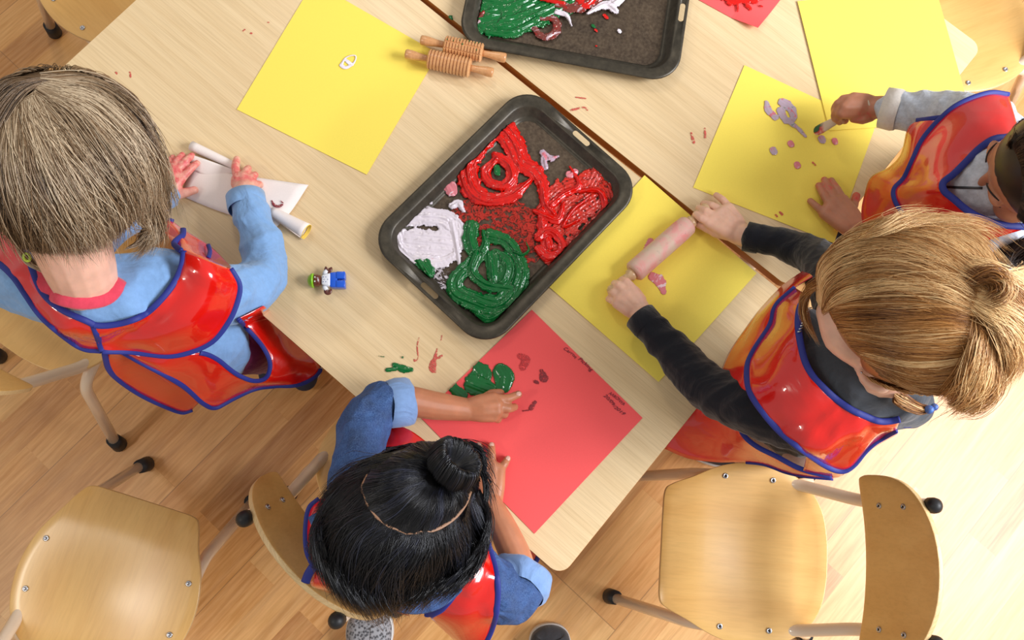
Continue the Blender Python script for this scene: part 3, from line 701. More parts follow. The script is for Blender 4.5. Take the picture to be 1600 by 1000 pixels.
# ------------------------------------------------------------------ toy figure lying on its back
def toy():
    c = at(512, 438, TZ+0.012); ax = (at(482, 438, TZ+0.012)-at(540, 437, TZ+0.012)).normalized()   # feet -> head
    t = empty('toy_figure', (c.x, c.y, TZ), math.atan2(ax.y, ax.x)-PI/2, 'toy figure with a lime green cap and blue trousers lying on the table', 'toy')
    blue = plain('blue_plastic', (20, 92, 214), 0.25, coat=0.4); wht = plain('white_plastic', (232, 234, 240), 0.28, coat=0.4)
    brn = plain('brown_plastic', (98, 46, 34), 0.28, coat=0.4); grn = plain('lime_plastic', (132, 196, 24), 0.28, coat=0.4)
    dk = plain('dark_print', (40, 60, 130), 0.4)
    def box(name, x0, x1, y0, y1, z0, z1, m, bev, par=t, taper=1.0):
        bm = bmesh.new(); bmesh.ops.create_cube(bm, size=1)
        for v in bm.verts:
            f = taper if v.co.y > 0 else 1
            v.co = Vector(((x0+x1)/2+v.co.x*(x1-x0)*f, (y0+y1)/2+v.co.y*(y1-y0), (z0+z1)/2+v.co.z*(z1-z0)))
        o = mk(name, bm, m, par); mod_bevel(o, bev, 3); return o
    hip = box('trousers', -0.0135, 0.0135, -0.016, -0.004, 0.001, 0.017, blue, 0.002, taper=0.9)
    box('leg', -0.0135, -0.0012, -0.029, -0.014, 0.001, 0.018, blue, 0.0018); box('leg', 0.0012, 0.0135, -0.029, -0.014, 0.001, 0.018, blue, 0.0018)
    sh = box('shirt', -0.0115, 0.0115, -0.005, 0.0095, 0.002, 0.0185, wht, 0.003, taper=0.72)
    for i, (x, y) in enumerate([(0, 0.005), (0.004, 0.002), (-0.004, 0.002), (0, -0.001), (0.004, 0.006), (-0.004, 0.006)]):
        bm = bmesh.new(); bmesh.ops.create_icosphere(bm, subdivisions=1, radius=0.0013, matrix=Matrix.Translation((x, y, 0.0182)) @ Matrix.Diagonal((1, 1, 0.4, 1))); mk('shirt_print', bm, dk, sh)
    for sx in (-1, 1):
        bm = bmesh.new(); tube_bm(bm, [(sx*0.009, 0.006, 0.011), (sx*0.0135, 0.004, 0.012), (sx*0.0165, 0.0005, 0.013)], [0.0038, 0.0042, 0.0036], 12); arm = mk('arm', bm, wht, t)
        ring = [(sx*0.0185+0.0036*math.cos(a), -0.001+0.0036*math.sin(a), 0.0135) for a in np.linspace(0.6, 2*PI-0.9, 14)]
        bm = bmesh.new(); tube_bm(bm, ring, 0.0019, 8, flat=(1.7, 0.9), up=Vector((0, 0, 1))); mk('hand', bm, brn, arm)
    bm = bmesh.new(); lathe_bm(bm, [(0, 0.004), (0.001, 0.0085), (0.005, 0.0102), (0.010, 0.0102), (0.0135, 0.009), (0.015, 0.003)], Matrix.Translation((0, 0.0105, 0.0115)) @ Matrix.Rotation(-PI/2, 4, 'X'), 28)
    hd = mk('head', bm, brn, t)
    for sx in (-1, 1):
        bm = bmesh.new(); bmesh.ops.create_icosphere(bm, subdivisions=2, radius=0.0013, matrix=Matrix.Translation((sx*0.0035, 0.0195, 0.0208))); mk('eye', bm, wht, hd)
    bm = bmesh.new(); tube_bm(bm, [(-0.003, 0.0148, 0.0207), (0, 0.0142, 0.0215), (0.003, 0.0148, 0.0207)], 0.0006, 8); mk('mouth', bm, wht, hd)
    bm = bmesh.new(); lathe_bm(bm, [(0, 0.0118), (0.002, 0.0122), (0.005, 0.0112), (0.0085, 0.008), (0.010, 0.003), (0.0102, 0.0002)], Matrix.Translation((0, 0.0225, 0.0115)) @ Matrix.Rotation(-PI/2, 4, 'X'), 28)
    for v in bm.verts:
        if v.co.y < 0.026 and v.co.z > 0.018: v.co.z += 0.003
    mk('cap', bm, grn, t)
    return t
toy()

# ------------------------------------------------------------------ folded white sheet under the fair-haired child's hands
def folded():
    wm = M['white_paper']; t = empty('folded_paper', (at(370, 310, TZ).x, at(370, 310, TZ).y, TZ), 0, 'folded white paper with yellow backing rolled up at both ends under painted hands', 'paper')
    ycol = plain('yellow_backing', (250, 214, 96), 0.7)
    # flat lower leaf
    def sheet(name, rows, m, th=0.0005, sub=6):
        G = [catmull(r, sub) for r in rows]; cols = list(zip(*G)); G2 = [catmull(list(c), sub) for c in cols]
        V = [p for c in G2 for p in c]; n2 = len(G2[0]); V = local(t, V)
        F = [(i*n2+j, i*n2+j+1, (i+1)*n2+j+1, (i+1)*n2+j) for i in range(len(G2)-1) for j in range(n2-1)]
        o = mk_v(name, V, F, m, t); s = o.modifiers.new('sheet', 'SOLIDIFY'); s.thickness = th; s.offset = 0; return o
    z = TZ+0.002
    sheet('leaf', [[A(283, 306, z), A(345, 331, z+0.001), A(430, 357, z+0.002)], [A(300, 262, z), A(360, 290, z+0.006), A(455, 330, z+0.003)], [A(310, 264, z+0.002), A(385, 275, z+0.004), A(482, 289, z+0.002)]], wm)
    # rolled strip along the far side
    a0, a1 = at(297, 229, TZ+0.012), at(366, 262, TZ+0.010)
    def roll(p, q, r0, r1, turns, start, name, m, inner=None):
        d = (q-p).normalized(); side = Vector((-d.y, d.x, 0)).normalized(); up = Vector((0, 0, 1)); V = []; n = 30; mseg = 8
        for j in range(mseg+1):
            f = j/mseg; c = p.lerp(q, f); r = r0*(1-f)+r1*f
            for i in range(n+1):
                a = start+turns*2*PI*i/n; rr = r*(1-0.10*i/n)
                V.append(c+side*math.cos(a)*rr+up*(math.sin(a)*rr))
        V = local(t, V); F = [(j*(n+1)+i, j*(n+1)+i+1, (j+1)*(n+1)+i+1, (j+1)*(n+1)+i) for j in range(mseg) for i in range(n)]
        o = mk_v(name, V, F, m, t); s = o.modifiers.new('sheet', 'SOLIDIFY'); s.thickness = 0.0006; s.offset = 0
        return o
    roll(at(299, 228, TZ+0.009), at(372, 262, TZ+0.008), 0.0085, 0.0065, 0.8, -0.5, 'rolled_edge', wm)
    sheet('fold', [[A(293, 262, TZ+0.003), A(330, 277, TZ+0.004), A(366, 271, TZ+0.004)], [A(295, 240, TZ+0.012), A(330, 252, TZ+0.012), A(368, 266, TZ+0.008)]], wm)
    roll(at(424, 330, TZ+0.012), at(478, 362, TZ+0.015), 0.0085, 0.0150, 0.86, -2.6, 'rolled_end', wm)
    roll(at(474, 359.6, TZ+0.015), at(479, 362.6, TZ+0.015), 0.0139, 0.0144, 0.86, -2.6, 'yellow_edge', ycol)
    return t
folded()
paint([([(425, 314), (428, 320), (435, 323), (441, 320)], [3, 5, 6, 4]), ([(438, 313), (443, 318)], [2, 2])], bpy.data.materials['maroon_print'], TZ+0.0075, 'curled dark red paint mark on the folded white paper', 0.0006, 0.0006, seed=71, ragged=0.1)
# ------------------------------------------------------------------ people: tools
from mathutils.bvhtree import BVHTree
def blob_sphere(bm, c, r, q=None):
    Mx = Matrix.Translation(Vector(c))
    if q is not None: Mx = Mx @ q.to_4x4()
    rr = r if isinstance(r, (tuple, list)) else (r, r, r)
    bmesh.ops.create_icosphere(bm, subdivisions=3, radius=1, matrix=Mx @ Matrix.Diagonal((*rr, 1)))
def blob_chain(bm, pts, rs, sub=4, flat=None, up=None):
    P = catmull(pts, sub) if len(pts) > 2 else [Vector(p) for p in pts]
    rr = [float(np.interp(i/(len(P)-1)*(len(pts)-1), range(len(pts)), rs)) for i in range(len(P))] if len(rs) == len(pts) else rs
    tube_bm(bm, P, rr, 16, flat=flat, up=up)
    for i in (0, len(P)-1):
        if not flat: blob_sphere(bm, P[i], rr[i])
        else: blob_sphere(bm, P[i], rr[i]*min(flat))
def remesh(name, bm, voxel, m, parent, smooth=4, fac=0.5, disp=None):
    me = bpy.data.meshes.new(name); bm.to_mesh(me); bm.free()
    o = bpy.data.objects.new(name+'_raw', me); C.objects.link(o)
    r = o.modifiers.new('r', 'REMESH'); r.mode = 'VOXEL'; r.voxel_size = voxel; r.use_smooth_shade = True
    s = o.modifiers.new('s', 'SMOOTH'); s.factor = fac; s.iterations = smooth
    dg = bpy.context.evaluated_depsgraph_get(); new = bpy.data.meshes.new_from_object(o.evaluated_get(dg)); bpy.data.objects.remove(o)
    new.name = name; new.materials.clear()
    if disp:
        n = len(new.vertices); co = np.empty(n*3, np.float32); new.vertices.foreach_get('co', co); co = co.reshape(-1, 3)
        nr = np.empty(n*3, np.float32); new.vertices.foreach_get('normal', nr); nr = nr.reshape(-1, 3)
        co = co+nr*disp(co)[:, None]; new.vertices.foreach_set('co', co.astype(np.float32).ravel()); new.update()
    new.polygons.foreach_set('use_smooth', np.ones(len(new.polygons), dtype=bool))
    return link(name, new, m, parent)
def folds(amp, freq, seed):
    """cloth creases: sharp-crested sine noise in 3-D"""
    rs = np.random.RandomState(seed); K = [(rs.normal(size=3), rs.uniform(0, 6.28), rs.uniform(0.7, 1.6)) for _ in range(5)]
    def f(co):
        out = np.zeros(len(co))
        for k, ph, s in K:
            k = k/np.linalg.norm(k); x = co@k*freq*s+ph+1.6*np.sin(co@np.roll(k, 1)*freq*0.45+ph*2)
            out += 1-np.abs(np.sin(x))*2
        return (out/5*amp).astype(np.float32)
    return f
def bvh_of(objs):
    V, Fc = [], []
    for o in objs:
        b = len(V); 
        Mw = Matrix.Translation(o.parent.location) @ Euler(o.parent.rotation_euler).to_matrix().to_4x4() if o.parent else Matrix()
        V += [Mw @ v.co for v in o.data.vertices]; Fc += [tuple(i+b for i in p.vertices) for p in o.data.polygons]
    return BVHTree.FromPolygons(V, Fc)
def drape(name, rows, m, parent, bvh=None, gap=0.006, sub=7, th=0.0011, wr=0.0018, seed=1, bump_mid=0.0, smooth=5, extra=None):
    """vinyl sheet lofted through rows of (px, py, z); it lies outside whatever body is beneath it"""
    G = [catmull(r, sub) for r in rows]; cols = [catmull(list(c), sub) for c in zip(*G)]
    nu, nv = len(cols), len(cols[0]); Z = np.array([[p.z for p in c] for c in cols]); X = [[p.x for p in c] for c in cols]; Y = [[p.y for p in c] for c in cols]
    lo = np.full_like(Z, -1.0)
    for i in range(nu):
        for j in range(nv):
            u, v = i/(nu-1), j/(nv-1)
            Z[i, j] += bump_mid*math.sin(PI*u)*math.sin(PI*min(1, v*1.0))
            if bvh:
                d = (at(X[i][j], Y[i][j], 0.2)-CAM).normalized(); h = bvh.ray_cast(CAM, d)
                if h[0] is not None: lo[i, j] = h[0].z+gap*abs(d.z)*1.1
    Z = np.maximum(Z, lo)
    for _ in range(smooth):
        Zp = np.pad(Z, 1, mode='edge'); Zs = (Zp[:-2, 1:-1]+Zp[2:, 1:-1]+Zp[1:-1, :-2]+Zp[1:-1, 2:]+4*Z)/8
        Z = np.maximum(Zs, lo)
    V = []
    for i in range(nu):
        for j in range(nv):
            e = min(1.0, 6*min(j/(nv-1), 1-j/(nv-1))+0.15)
            V.append(at(X[i][j], Y[i][j], Z[i, j]))
    V = [Vector(p) for p in V]; Nn = []
    W = []
    for i in range(nu):
        for j in range(nv):
            p = V[i*nv+j]; n_ = noise.noise(p*16+Vector((seed, 0, 0)))*1.0+noise.noise(p*34+Vector((0, seed, 0)))*0.45
            W.append(p+(CAM-p).normalized()*(wr*(n_+0.3)*(1 if 0 < j < nv-1 and 0 < i < nu-1 else 0.3)))
    F = [(i*nv+j, i*nv+j+1, (i+1)*nv+j+1, (i+1)*nv+j) for i in range(nu-1) for j in range(nv-1)]
    grid = [[W[i*nv+j].copy() for i in range(nu)] for j in range(nv)]   # grid[k]: k-th line across; gcol: along an edge
    o = mk_v(name, local(parent, W), F, m, parent)
    a, b, c = (o.data.vertices[k].co for k in F[len(F)//2][:3])
    s = o.modifiers.new('vinyl', 'SOLIDIFY'); s.thickness = th; s.offset = 0
    return o, grid
def binding(path, parent, m, w=0.0041, name='binding', th=0.42, lift=0.001):
    P = [Vector(p) for p in path]; P = catmull(P[::3]+([P[-1]] if (len(P)-1) % 3 else []), 3)
    P = [p+(CAM-p).normalized()*lift for p in P]
    bm = bmesh.new(); tube_bm(bm, P, w, 10, flat=(1.0, th), up=[(CAM-p).normalized() for p in P])
    o = mk(name, bm, m, parent); o.data.transform(Matrix.Translation(-parent.location)); return o
def gcol(g, j): return [r[j] for r in g]
def pxpath(pts, bvh=None, gap=0.006, sub=6, zoff=0.0):
    out = []
    for p in catmull(pts, sub):
        q = at(p.x, p.y, p.z)
        if bvh:
            d = (q-CAM).normalized(); h = bvh.ray_cast(CAM, d)
            if h[0] is not None and h[0].z+gap > q.z: q = h[0]-d*gap
        out.append(q)
    return out

# ---- head
def head_frame(c, fwd, up):
    f = Vector(fwd).normalized(); u = Vector(up); u = (u-f*u.dot(f)).normalized(); r = f.cross(u)
    return Matrix((( r.x, f.x, u.x, c[0]), (r.y, f.y, u.y, c[1]), (r.z, f.z, u.z, c[2]), (0, 0, 0, 1)))
def add_head(bm, Mh, k=1.0, ears=True):
    q = Mh.to_3x3()
    def S(c, r): blob_sphere(bm, Mh @ (Vector(c)*k), tuple(x*k for x in (r if isinstance(r, tuple) else (r, r, r))), q)
    S((0, -0.008, 0.018), (0.069, 0.086, 0.074)); S((0, 0.030, 0.012), (0.061, 0.053, 0.058)); S((0, 0.036, -0.028), (0.052, 0.044, 0.052))
    S((0, 0.048, -0.062), (0.032, 0.026, 0.024)); S((0, 0.062, -0.070), (0.016, 0.014, 0.013))
    for s in (-1, 1):
        S((s*0.030, 0.052, -0.032), (0.025, 0.026, 0.026)); S((s*0.026, 0.074, 0.016), (0.022, 0.010, 0.007))
        S((s*0.0275, 0.068, -0.001), (0.015, 0.0125, 0.0105)); S((s*0.0065, 0.089, -0.027), (0.006, 0.007, 0.0055))
        S((s*0.012, 0.080, -0.047), (0.011, 0.008, 0.005))
        if ears:
            pts = [Vector((s*(0.068+0.009*math.sin(a*0.5+0.3)), -0.004-0.015*math.cos(a), -0.006+0.024*math.sin(a)-0.004*math.cos(a))) for a in np.linspace(-2.2, 2.6, 12)]
            blob_chain(bm, [Mh @ (p*k) for p in pts], [0.0042*k]*12, 1)
            S((s*0.071, -0.003, -0.006), (0.006, 0.013, 0.020)); S((s*0.069, 0.003, -0.029), (0.005, 0.007, 0.007))
    blob_chain(bm, [Mh @ (Vector(p)*k) for p in ((0, 0.080, 0.008), (0, 0.088, -0.010), (0, 0.093, -0.022))], [0.0065*k, 0.0068*k, 0.0085*k], 2)
    S((0, 0.083, -0.045), (0.014, 0.009, 0.0045)); S((0, 0.082, -0.053), (0.012, 0.008, 0.0048))
def head_ellipsoid(Mh, k=1.0, grow=0.008, sx=1.0):
    """frame and radii of the scalp used to lay the hair on"""
    return Mh @ Matrix.Translation((0, -0.010*k, 0.020*k)), Vector(((0.070*sx)*k+grow, 0.088*k+grow, 0.076*k+grow))
def ray_ell(E, px, py, scale=1.0):
    Me, rad = E; inv = Me.inverted(); d = (at(px, py, 0.2)-CAM).normalized()
    o = inv @ CAM; dd = inv.to_3x3() @ d; S = Vector((1/(rad.x*scale), 1/(rad.y*scale), 1/(rad.z*scale)))
    a = Vector((o.x*S.x, o.y*S.y, o.z*S.z)); b = Vector((dd.x*S.x, dd.y*S.y, dd.z*S.z))
    A_, B_, C_ = b.dot(b), 2*a.dot(b), a.dot(a)-1; disc = B_*B_-4*A_*C_
    t = (-B_-math.sqrt(disc))/(2*A_) if disc > 0 else -B_/(2*A_)
    return CAM+d*t
def hair_mat(name, dark, mid, light, rough=0.38):
    t = NT(name); a = t.node('ShaderNodeAttribute'); a.attribute_name = 'tone'
    t.col(t.ramp(a.outputs['Fac'], [(0.0, s2l(dark)), (0.5, s2l(mid)), (1.0, s2l(light))])); t.rough(rough)
    t.b.inputs['Specular IOR Level'].default_value = 0.6; return t.m
def strand_mesh(name, S, rad, m, parent, tone, cap=None):
    """S: (N, K, 3) strand points; thin three-sided tapering hairs in one mesh"""
    N, K, _ = S.shape; T = np.gradient(S, axis=1); T /= np.linalg.norm(T, axis=2, keepdims=True)+1e-9
    ref = np.array([0.31, 0.52, 0.79]); U = np.cross(T, ref); U /= np.linalg.norm(U, axis=2, keepdims=True)+1e-9; W = np.cross(T, U)
    taper = np.interp(np.linspace(0, 1, K), [0, 0.1, 0.75, 1], [0.6, 1, 0.9, 0.15])[None, :, None]
    R = (rad if np.ndim(rad) else np.full(N, rad))[:, None, None]*taper
    rings = np.stack([S+R*(U*math.cos(a)+W*math.sin(a)) for a in (0, 2.094, 4.189)], 2)   # N,K,3,3
    V = rings.reshape(-1, 3)-np.array(parent.location)[None]
    base = (np.arange(N)[:, None, None]*K+np.arange(K-1)[None, :, None])*3; j = np.arange(3)[None, None, :]; jn = (j+1) % 3
    Fc = np.stack([base+j, base+jn, base+3+jn, base+3+j], 3).reshape(-1, 4)
    tn = np.repeat(tone, K*3)
    if cap is not None:
        cv, cf, ct = cap; Fc = np.concatenate([Fc, np.array(cf)+len(V)]); V = np.concatenate([V, np.array(cv)-np.array(parent.location)[None]]); tn = np.concatenate([tn, ct])
    me = bpy.data.meshes.new(name); me.vertices.add(len(V)); me.vertices.foreach_set('co', V.astype(np.float32).ravel())
    nf = len(Fc); me.loops.add(nf*4); me.loops.foreach_set('vertex_index', Fc.astype(np.int32).ravel())
    me.polygons.add(nf); me.polygons.foreach_set('loop_start', np.arange(nf, dtype=np.int32)*4); me.polygons.foreach_set('loop_total', np.full(nf, 4, dtype=np.int32))
    me.update(); me.polygons.foreach_set('use_smooth', np.ones(nf, dtype=bool))
    at_ = me.attributes.new('tone', 'FLOAT', 'POINT'); at_.data.foreach_set('value', tn.astype(np.float32))
    return link(name, me, m, parent)
def cap_mesh(E, keep, shrink=0.985, n=48, tone=0.12):
    """closed shell under the strands; keep(local unit dir) says where the scalp carries hair"""
    Me, rad = E; V, F, idx = [], [], {}
    for i in range(n+1):
        for j in range(2*n):
            th, ph = PI*i/n, PI*j/n; d = Vector((math.sin(th)*math.cos(ph), math.sin(th)*math.sin(ph), math.cos(th)))
            k = shrink if keep(d) else 0.86
            V.append(tuple(Me @ Vector((d.x*rad.x*k, d.y*rad.y*k, d.z*rad.z*k))))
    for i in range(n):
        for j in range(2*n): F.append((i*2*n+j, (i+1)*2*n+j, (i+1)*2*n+(j+1) % (2*n), i*2*n+(j+1) % (2*n)))
    return V, F, np.full(len(V), tone)
def guides_to_strands(E, groups, seed, K=14):
    rs = np.random.RandomState(seed); out = []; tones = []; rads = []
    for g in groups:
        G = []
        for line in g['g']:
            pts = [ray_ell(E, p[0], p[1], g.get('scale', 1.0)) if len(p) == 2 else at(*p) for p in line]
            c = catmull(pts, 8) if len(pts) > 2 else pts; c = np.array([tuple(p) for p in c])
            s = np.linspace(0, len(c)-1, K); G.append(np.stack([np.interp(s, np.arange(len(c)), c[:, a]) for a in range(3)], 1))
        G = np.array(G); n = int(g['n']*1.5); u = rs.uniform(0, len(G)-1, n)
        if len(G) == 1: base = np.repeat(G, n, 0)
        else:
            i0 = np.clip(u.astype(int), 0, len(G)-2); f = (u-i0)[:, None, None]; base = G[i0]*(1-f)+G[i0+1]*f
        uc = np.clip((np.floor(u*g.get('cl', 9))+0.5)/g.get('cl', 9), 0, len(G)-1.001)
        if len(G) > 1:
            ic = np.clip(uc.astype(int), 0, len(G)-2); fc = (uc-ic)[:, None, None]; bc = G[ic]*(1-fc)+G[ic+1]*fc
            kk = g.get('gather', 0.55)*np.linspace(0, 1, K)[None, :, None]*rs.uniform(0.4, 1.1, n)[:, None, None]; base = base*(1-kk)+bc*kk
        # random start and end along the guide
        t0 = rs.uniform(0, g.get('start', 0.35), n)*rs.randint(0, 2, n); t1 = 1-rs.uniform(0, g.get('end', 0.25), n)
        s = t0[:, None]+(t1-t0)[:, None]*np.linspace(0, 1, K)[None]; idx = s*(K-1); a0 = np.clip(idx.astype(int), 0, K-2); fr = (idx-a0)[..., None]
        S = np.take_along_axis(base, a0[..., None].repeat(3, 2), 1)*(1-fr)+np.take_along_axis(base, (a0+1)[..., None].repeat(3, 2), 1)*fr
        ctr = np.array(tuple(E[0].translation)); nrm = S-ctr; nrm /= np.linalg.norm(nrm, axis=2, keepdims=True)
        T = np.gradient(S, axis=1); T /= np.linalg.norm(T, axis=2, keepdims=True)+1e-9; side = np.cross(T, nrm)
        lift = rs.uniform(0, 1, n)**2*g.get('lift', 0.006); clump = np.floor(u*g.get('cl', 9)); cph = (np.sin(clump*12.9898)*43758.5453) % 1
        ts = np.linspace(0, 1, K)[None]
        wav = g.get('wave', 0.0022)*(1.0*np.sin(ts*(3+4*cph[:, None])+cph[:, None]*6.28)+0.35*np.sin(ts*rs.uniform(3, 8, n)[:, None]+rs.uniform(0, 6.3, n)[:, None]))
        spread = rs.normal(0, g.get('spread', 0.003), n)[:, None]*np.interp(ts, [0, 0.5, 1], [0.7, 1, g.get('tip', 0.8)])
        S = S+nrm*(lift[:, None]*np.sin(np.clip(ts*1.1, 0, 1)*PI*0.9)+cph[:, None]*g.get('clift', 0.003)*np.sin(ts*PI))[..., None]+side*(wav+spread)[..., None]
        if g.get('fly'):
            fl = rs.uniform(0, 1, n) < g['fly']; S = S+(fl[:, None]*rs.uniform(0.3, 1, n)[:, None]*0.02*ts**1.5)[..., None]*(nrm+side*rs.normal(0, 0.9, n)[:, None, None])
        out.append(S); big = np.sin(u*2.1+seed)*0.5+np.sin(u*5.3+seed*2)*0.5
        tones.append(np.clip(g.get('tone', 0.5)+(cph-0.5)*g.get('tv', 0.5)+0.22*big+rs.normal(0, 0.15, n), 0, 1)); rads.append(rs.uniform(0.6, 1.15, n)*g.get('r', 0.00055)*0.72)
    return np.concatenate(out), np.concatenate(tones), np.concatenate(rads)

def far_strands(E, keep, n, seed, S, tn, rd, tone=0.35, length=0.55, K=14, thr=0.12):
    """hair on the side of the head turned away from the photographer: falls from the crown down and back"""
    Me, rad = E; rs = random.Random(seed); out = []; c = Me.translation
    while len(out) < n:
        d = Vector((rs.gauss(0, 1), rs.gauss(0, 1), rs.gauss(0, 1))).normalized()
        if not keep(d): continue
        p = Me @ Vector((d.x*rad.x, d.y*rad.y, d.z*rad.z))
        if (p-c).normalized().dot((CAM-p).normalized()) > thr: continue
        tgt = (d+Vector((0, -0.25, -1))*length*rs.uniform(0.6, 1.3)).normalized(); row = []; up = rs.uniform(0, 0.05)
        for k in range(K):
            f = k/(K-1); e = d.lerp(tgt, f).normalized(); s = 0.995+up*math.sin(f*PI*0.8)
            row.append(tuple(Me @ Vector((e.x*rad.x*s, e.y*rad.y*s, e.z*rad.z*s))))
        out.append(row)
    rng = np.random.RandomState(seed)
    return np.concatenate([S, np.array(out)]), np.concatenate([tn, np.clip(rng.normal(tone, 0.18, n), 0, 1)]), np.concatenate([rd, rng.uniform(0.0004, 0.0007, n)])
def face_details(t, Mh, k, dark, lip):
    """lowered eyelashes, brows and lips"""
    for s in (-1, 1):
        for zz2, yy, rr, nm in ((-0.0075, 0.0815, 0.0007, 'eyelash'), (0.020, 0.0835, 0.0012, 'eyebrow')):
            P = [Mh @ (Vector((s*(0.015+0.026*f), yy-0.0105*f*f*1.3+0.001, zz2+(-0.003 if nm == 'eyelash' else 0.004)*math.sin(PI*f)))*k) for f in np.linspace(0, 1, 8)]
            b = bmesh.new(); tube_bm(b, P, rr*k, 6); rel(mk(nm, b, dark, t), t)
    b = bmesh.new(); 
    for z_, w_ in ((-0.0450, 0.0125), (-0.0530, 0.0105)):
        tube_bm(b, [Mh @ (Vector((w_*f, 0.0900-0.004*f*f, z_+0.0012*(1-abs(f))))*k) for f in np.linspace(-1, 1, 9)], [0.0008, 0.002, 0.0028, 0.002, 0.0008], 8)
    rel(mk('lips', b, lip, t), t)
def bib(t, an, bvh, centre, fwd, hw, z0, z1, m):
    """front of the apron, laid against the chest"""
    f = Vector(fwd).normalized(); s = Vector((-f.y, f.x, 0)); nu, nv = 15, 17; D = np.zeros((nu, nv)); P = [[None]*nv for _ in range(nu)]
    for i in range(nu):
        for j in range(nv):
            u = -1+2*i/(nu-1); z = z0+(z1-z0)*j/(nv-1); o = Vector((centre.x, centre.y, z))+s*u*hw*(1-0.25*j/(nv-1))+f*0.13
            h = bvh.ray_cast(o, -f); P[i][j] = o; D[i, j] = (h[3] if h[0] is not None and 0.02 < h[3] < 0.17 else 0.10)-0.008
    lo = D.copy()
    for _ in range(6):
        Zp = np.pad(D, 1, mode='edge'); D = np.minimum((Zp[:-2, 1:-1]+Zp[2:, 1:-1]+Zp[1:-1, :-2]+Zp[1:-1, 2:]+4*D)/8, lo)
    W = [P[i][j]-f*D[i, j] for i in range(nu) for j in range(nv)]
    F = [(i*nv+j, i*nv+j+1, (i+1)*nv+j+1, (i+1)*nv+j) for i in range(nu-1) for j in range(nv-1)]
    o = mk_v('apron_front', local(t, W), F, m, t); o.parent = an; so = o.modifiers.new('vinyl', 'SOLIDIFY'); so.thickness = 0.0012; so.offset = 0
    for k in (0, nu-1):
        b = bmesh.new(); tube_bm(b, [W[k*nv+j] for j in range(nv)], 0.0035, 8); rel(mk('binding', b, M['bind'], an), t)
# ---- hands traced finger by finger: pts are (px, py, height above what it rests on)
def finger(bm, pts, r0, r1):
    P = [at(*p) for p in pts]; blob_chain(bm, P, list(np.linspace(r0, r1, len(P))), 3)
    for p, r in zip(P[1:-1], np.linspace(r0, r1, len(P))[1:-1]): blob_sphere(bm, p, r*1.06)
def palm(bm, wrist, knuckles, r=0.0105, thumb_base=None):
    W = at(*wrist); K = [at(*k) for k in knuckles]
    for i, k in enumerate(K):
        w = W+(k-sum(K, Vector())/len(K))*0.35; blob_chain(bm, [w, (w+k)/2+Vector((0, 0, 0.0015)), k], [r*1.05, r*1.05, r*0.82], 3)
    for a, b in zip(K[:-1], K[1:]): blob_chain(bm, [a, b], [r*0.8, r*0.8]); blob_chain(bm, [(a+W)/2, (b+W)/2], [r, r])
    if thumb_base: tb = at(*thumb_base); blob_chain(bm, [W, (W+tb)/2, tb], [r*1.05, r*1.1, r*0.85], 3)
def nail(p_tip, p_prev, parent, m, r=0.0048):
    a = at(*p_tip); b = at(*p_prev); d = (a-b).normalized(); bm = bmesh.new()
    up = Vector((0, 0, 1)); up = (up-d*up.dot(d)).normalized(); side = d.cross(up); c = a+up*(r*0.80)-d*0.001
    Mx = Matrix(((side.x, d.x, up.x, c.x), (side.y, d.y, up.y, c.y), (side.z, d.z, up.z, c.z), (0, 0, 0, 1))) @ Matrix.Diagonal((r*0.72, r*0.85, r*0.28, 1))
    bmesh.ops.create_icosphere(bm, subdivisions=2, radius=1, matrix=Mx); o = mk('nail', bm, m, parent); o.data.transform(Matrix.Translation(-parent.location)); return o

def skin_mat(name, rgb, stain=None, stains=()):
    t = NT(name); c = s2l(rgb); v = t.coord(); f = t.noise(v, 45, 4)
    base = t.ramp(f, [(0.3, tuple(x*0.86 for x in c)), (0.7, tuple(min(1, x*1.06) for x in c))])
    for i, (centre, radius, amount) in enumerate(stains):
        # dried paint worn onto the skin, breaking up with its own noise
        d = t.n.new('ShaderNodeVectorMath'); d.operation = 'DISTANCE'; t.lk(v, d.inputs[0]); d.inputs[1].default_value = centre
        mr = t.node('ShaderNodeMapRange'); mr.inputs['From Min'].default_value = radius; mr.inputs['From Max'].default_value = radius*0.55; t.lk(d.outputs['Value'], mr.inputs['Value'])
        n2 = t.noise(t.coord(loc=(i, 2, 1)), 95, 4, 0.65); r2 = t.ramp(n2, [(0.5-0.25*amount, (0, 0, 0)), (0.62, (1, 1, 1))])
        mu = t.n.new('ShaderNodeMath'); mu.operation = 'MULTIPLY'; t.lk(mr.outputs[0], mu.inputs[0]); t.lk(r2, mu.inputs[1])
        m2 = t.n.new('ShaderNodeMath'); m2.operation = 'MULTIPLY'; t.lk(mu.outputs[0], m2.inputs[0]); m2.inputs[1].default_value = 0.35+0.5*amount
        base = t.mix(m2.outputs[0], base, s2l(stain))
    t.col(base); t.rough(0.46); t.b.inputs['Subsurface Weight'].default_value = 0.25
    t.b.inputs['Subsurface Radius'].default_value = (0.006, 0.0022, 0.0012); t.b.inputs['Subsurface Scale'].default_value = 1.0
    t.bump(t.noise(t.coord(), 420, 3), 0.12, 0.0005); return t.m
def vinyl(name, rgb):
    t = NT(name); c = s2l(rgb); v = t.coord(); f = t.noise(v, 7, 3, 0.5, 0.8)
    t.col(t.ramp(f, [(0.3, tuple(x*0.82 for x in c)), (0.7, c)])); t.rough(0.24)
    t.b.inputs['Coat Weight'].default_value = 1.0; t.b.inputs['Coat Roughness'].default_value = 0.05
    h = t.noise(v, 14, 3, 0.45, 1.2); t.bump(h, 0.55, 0.006)
    return t.m
M['vinyl'] = vinyl('red_vinyl', (222, 18, 8))
M['bind'] = plain('blue_binding', (30, 42, 130), 0.62, bump=(500, 0.25, 0.0006))
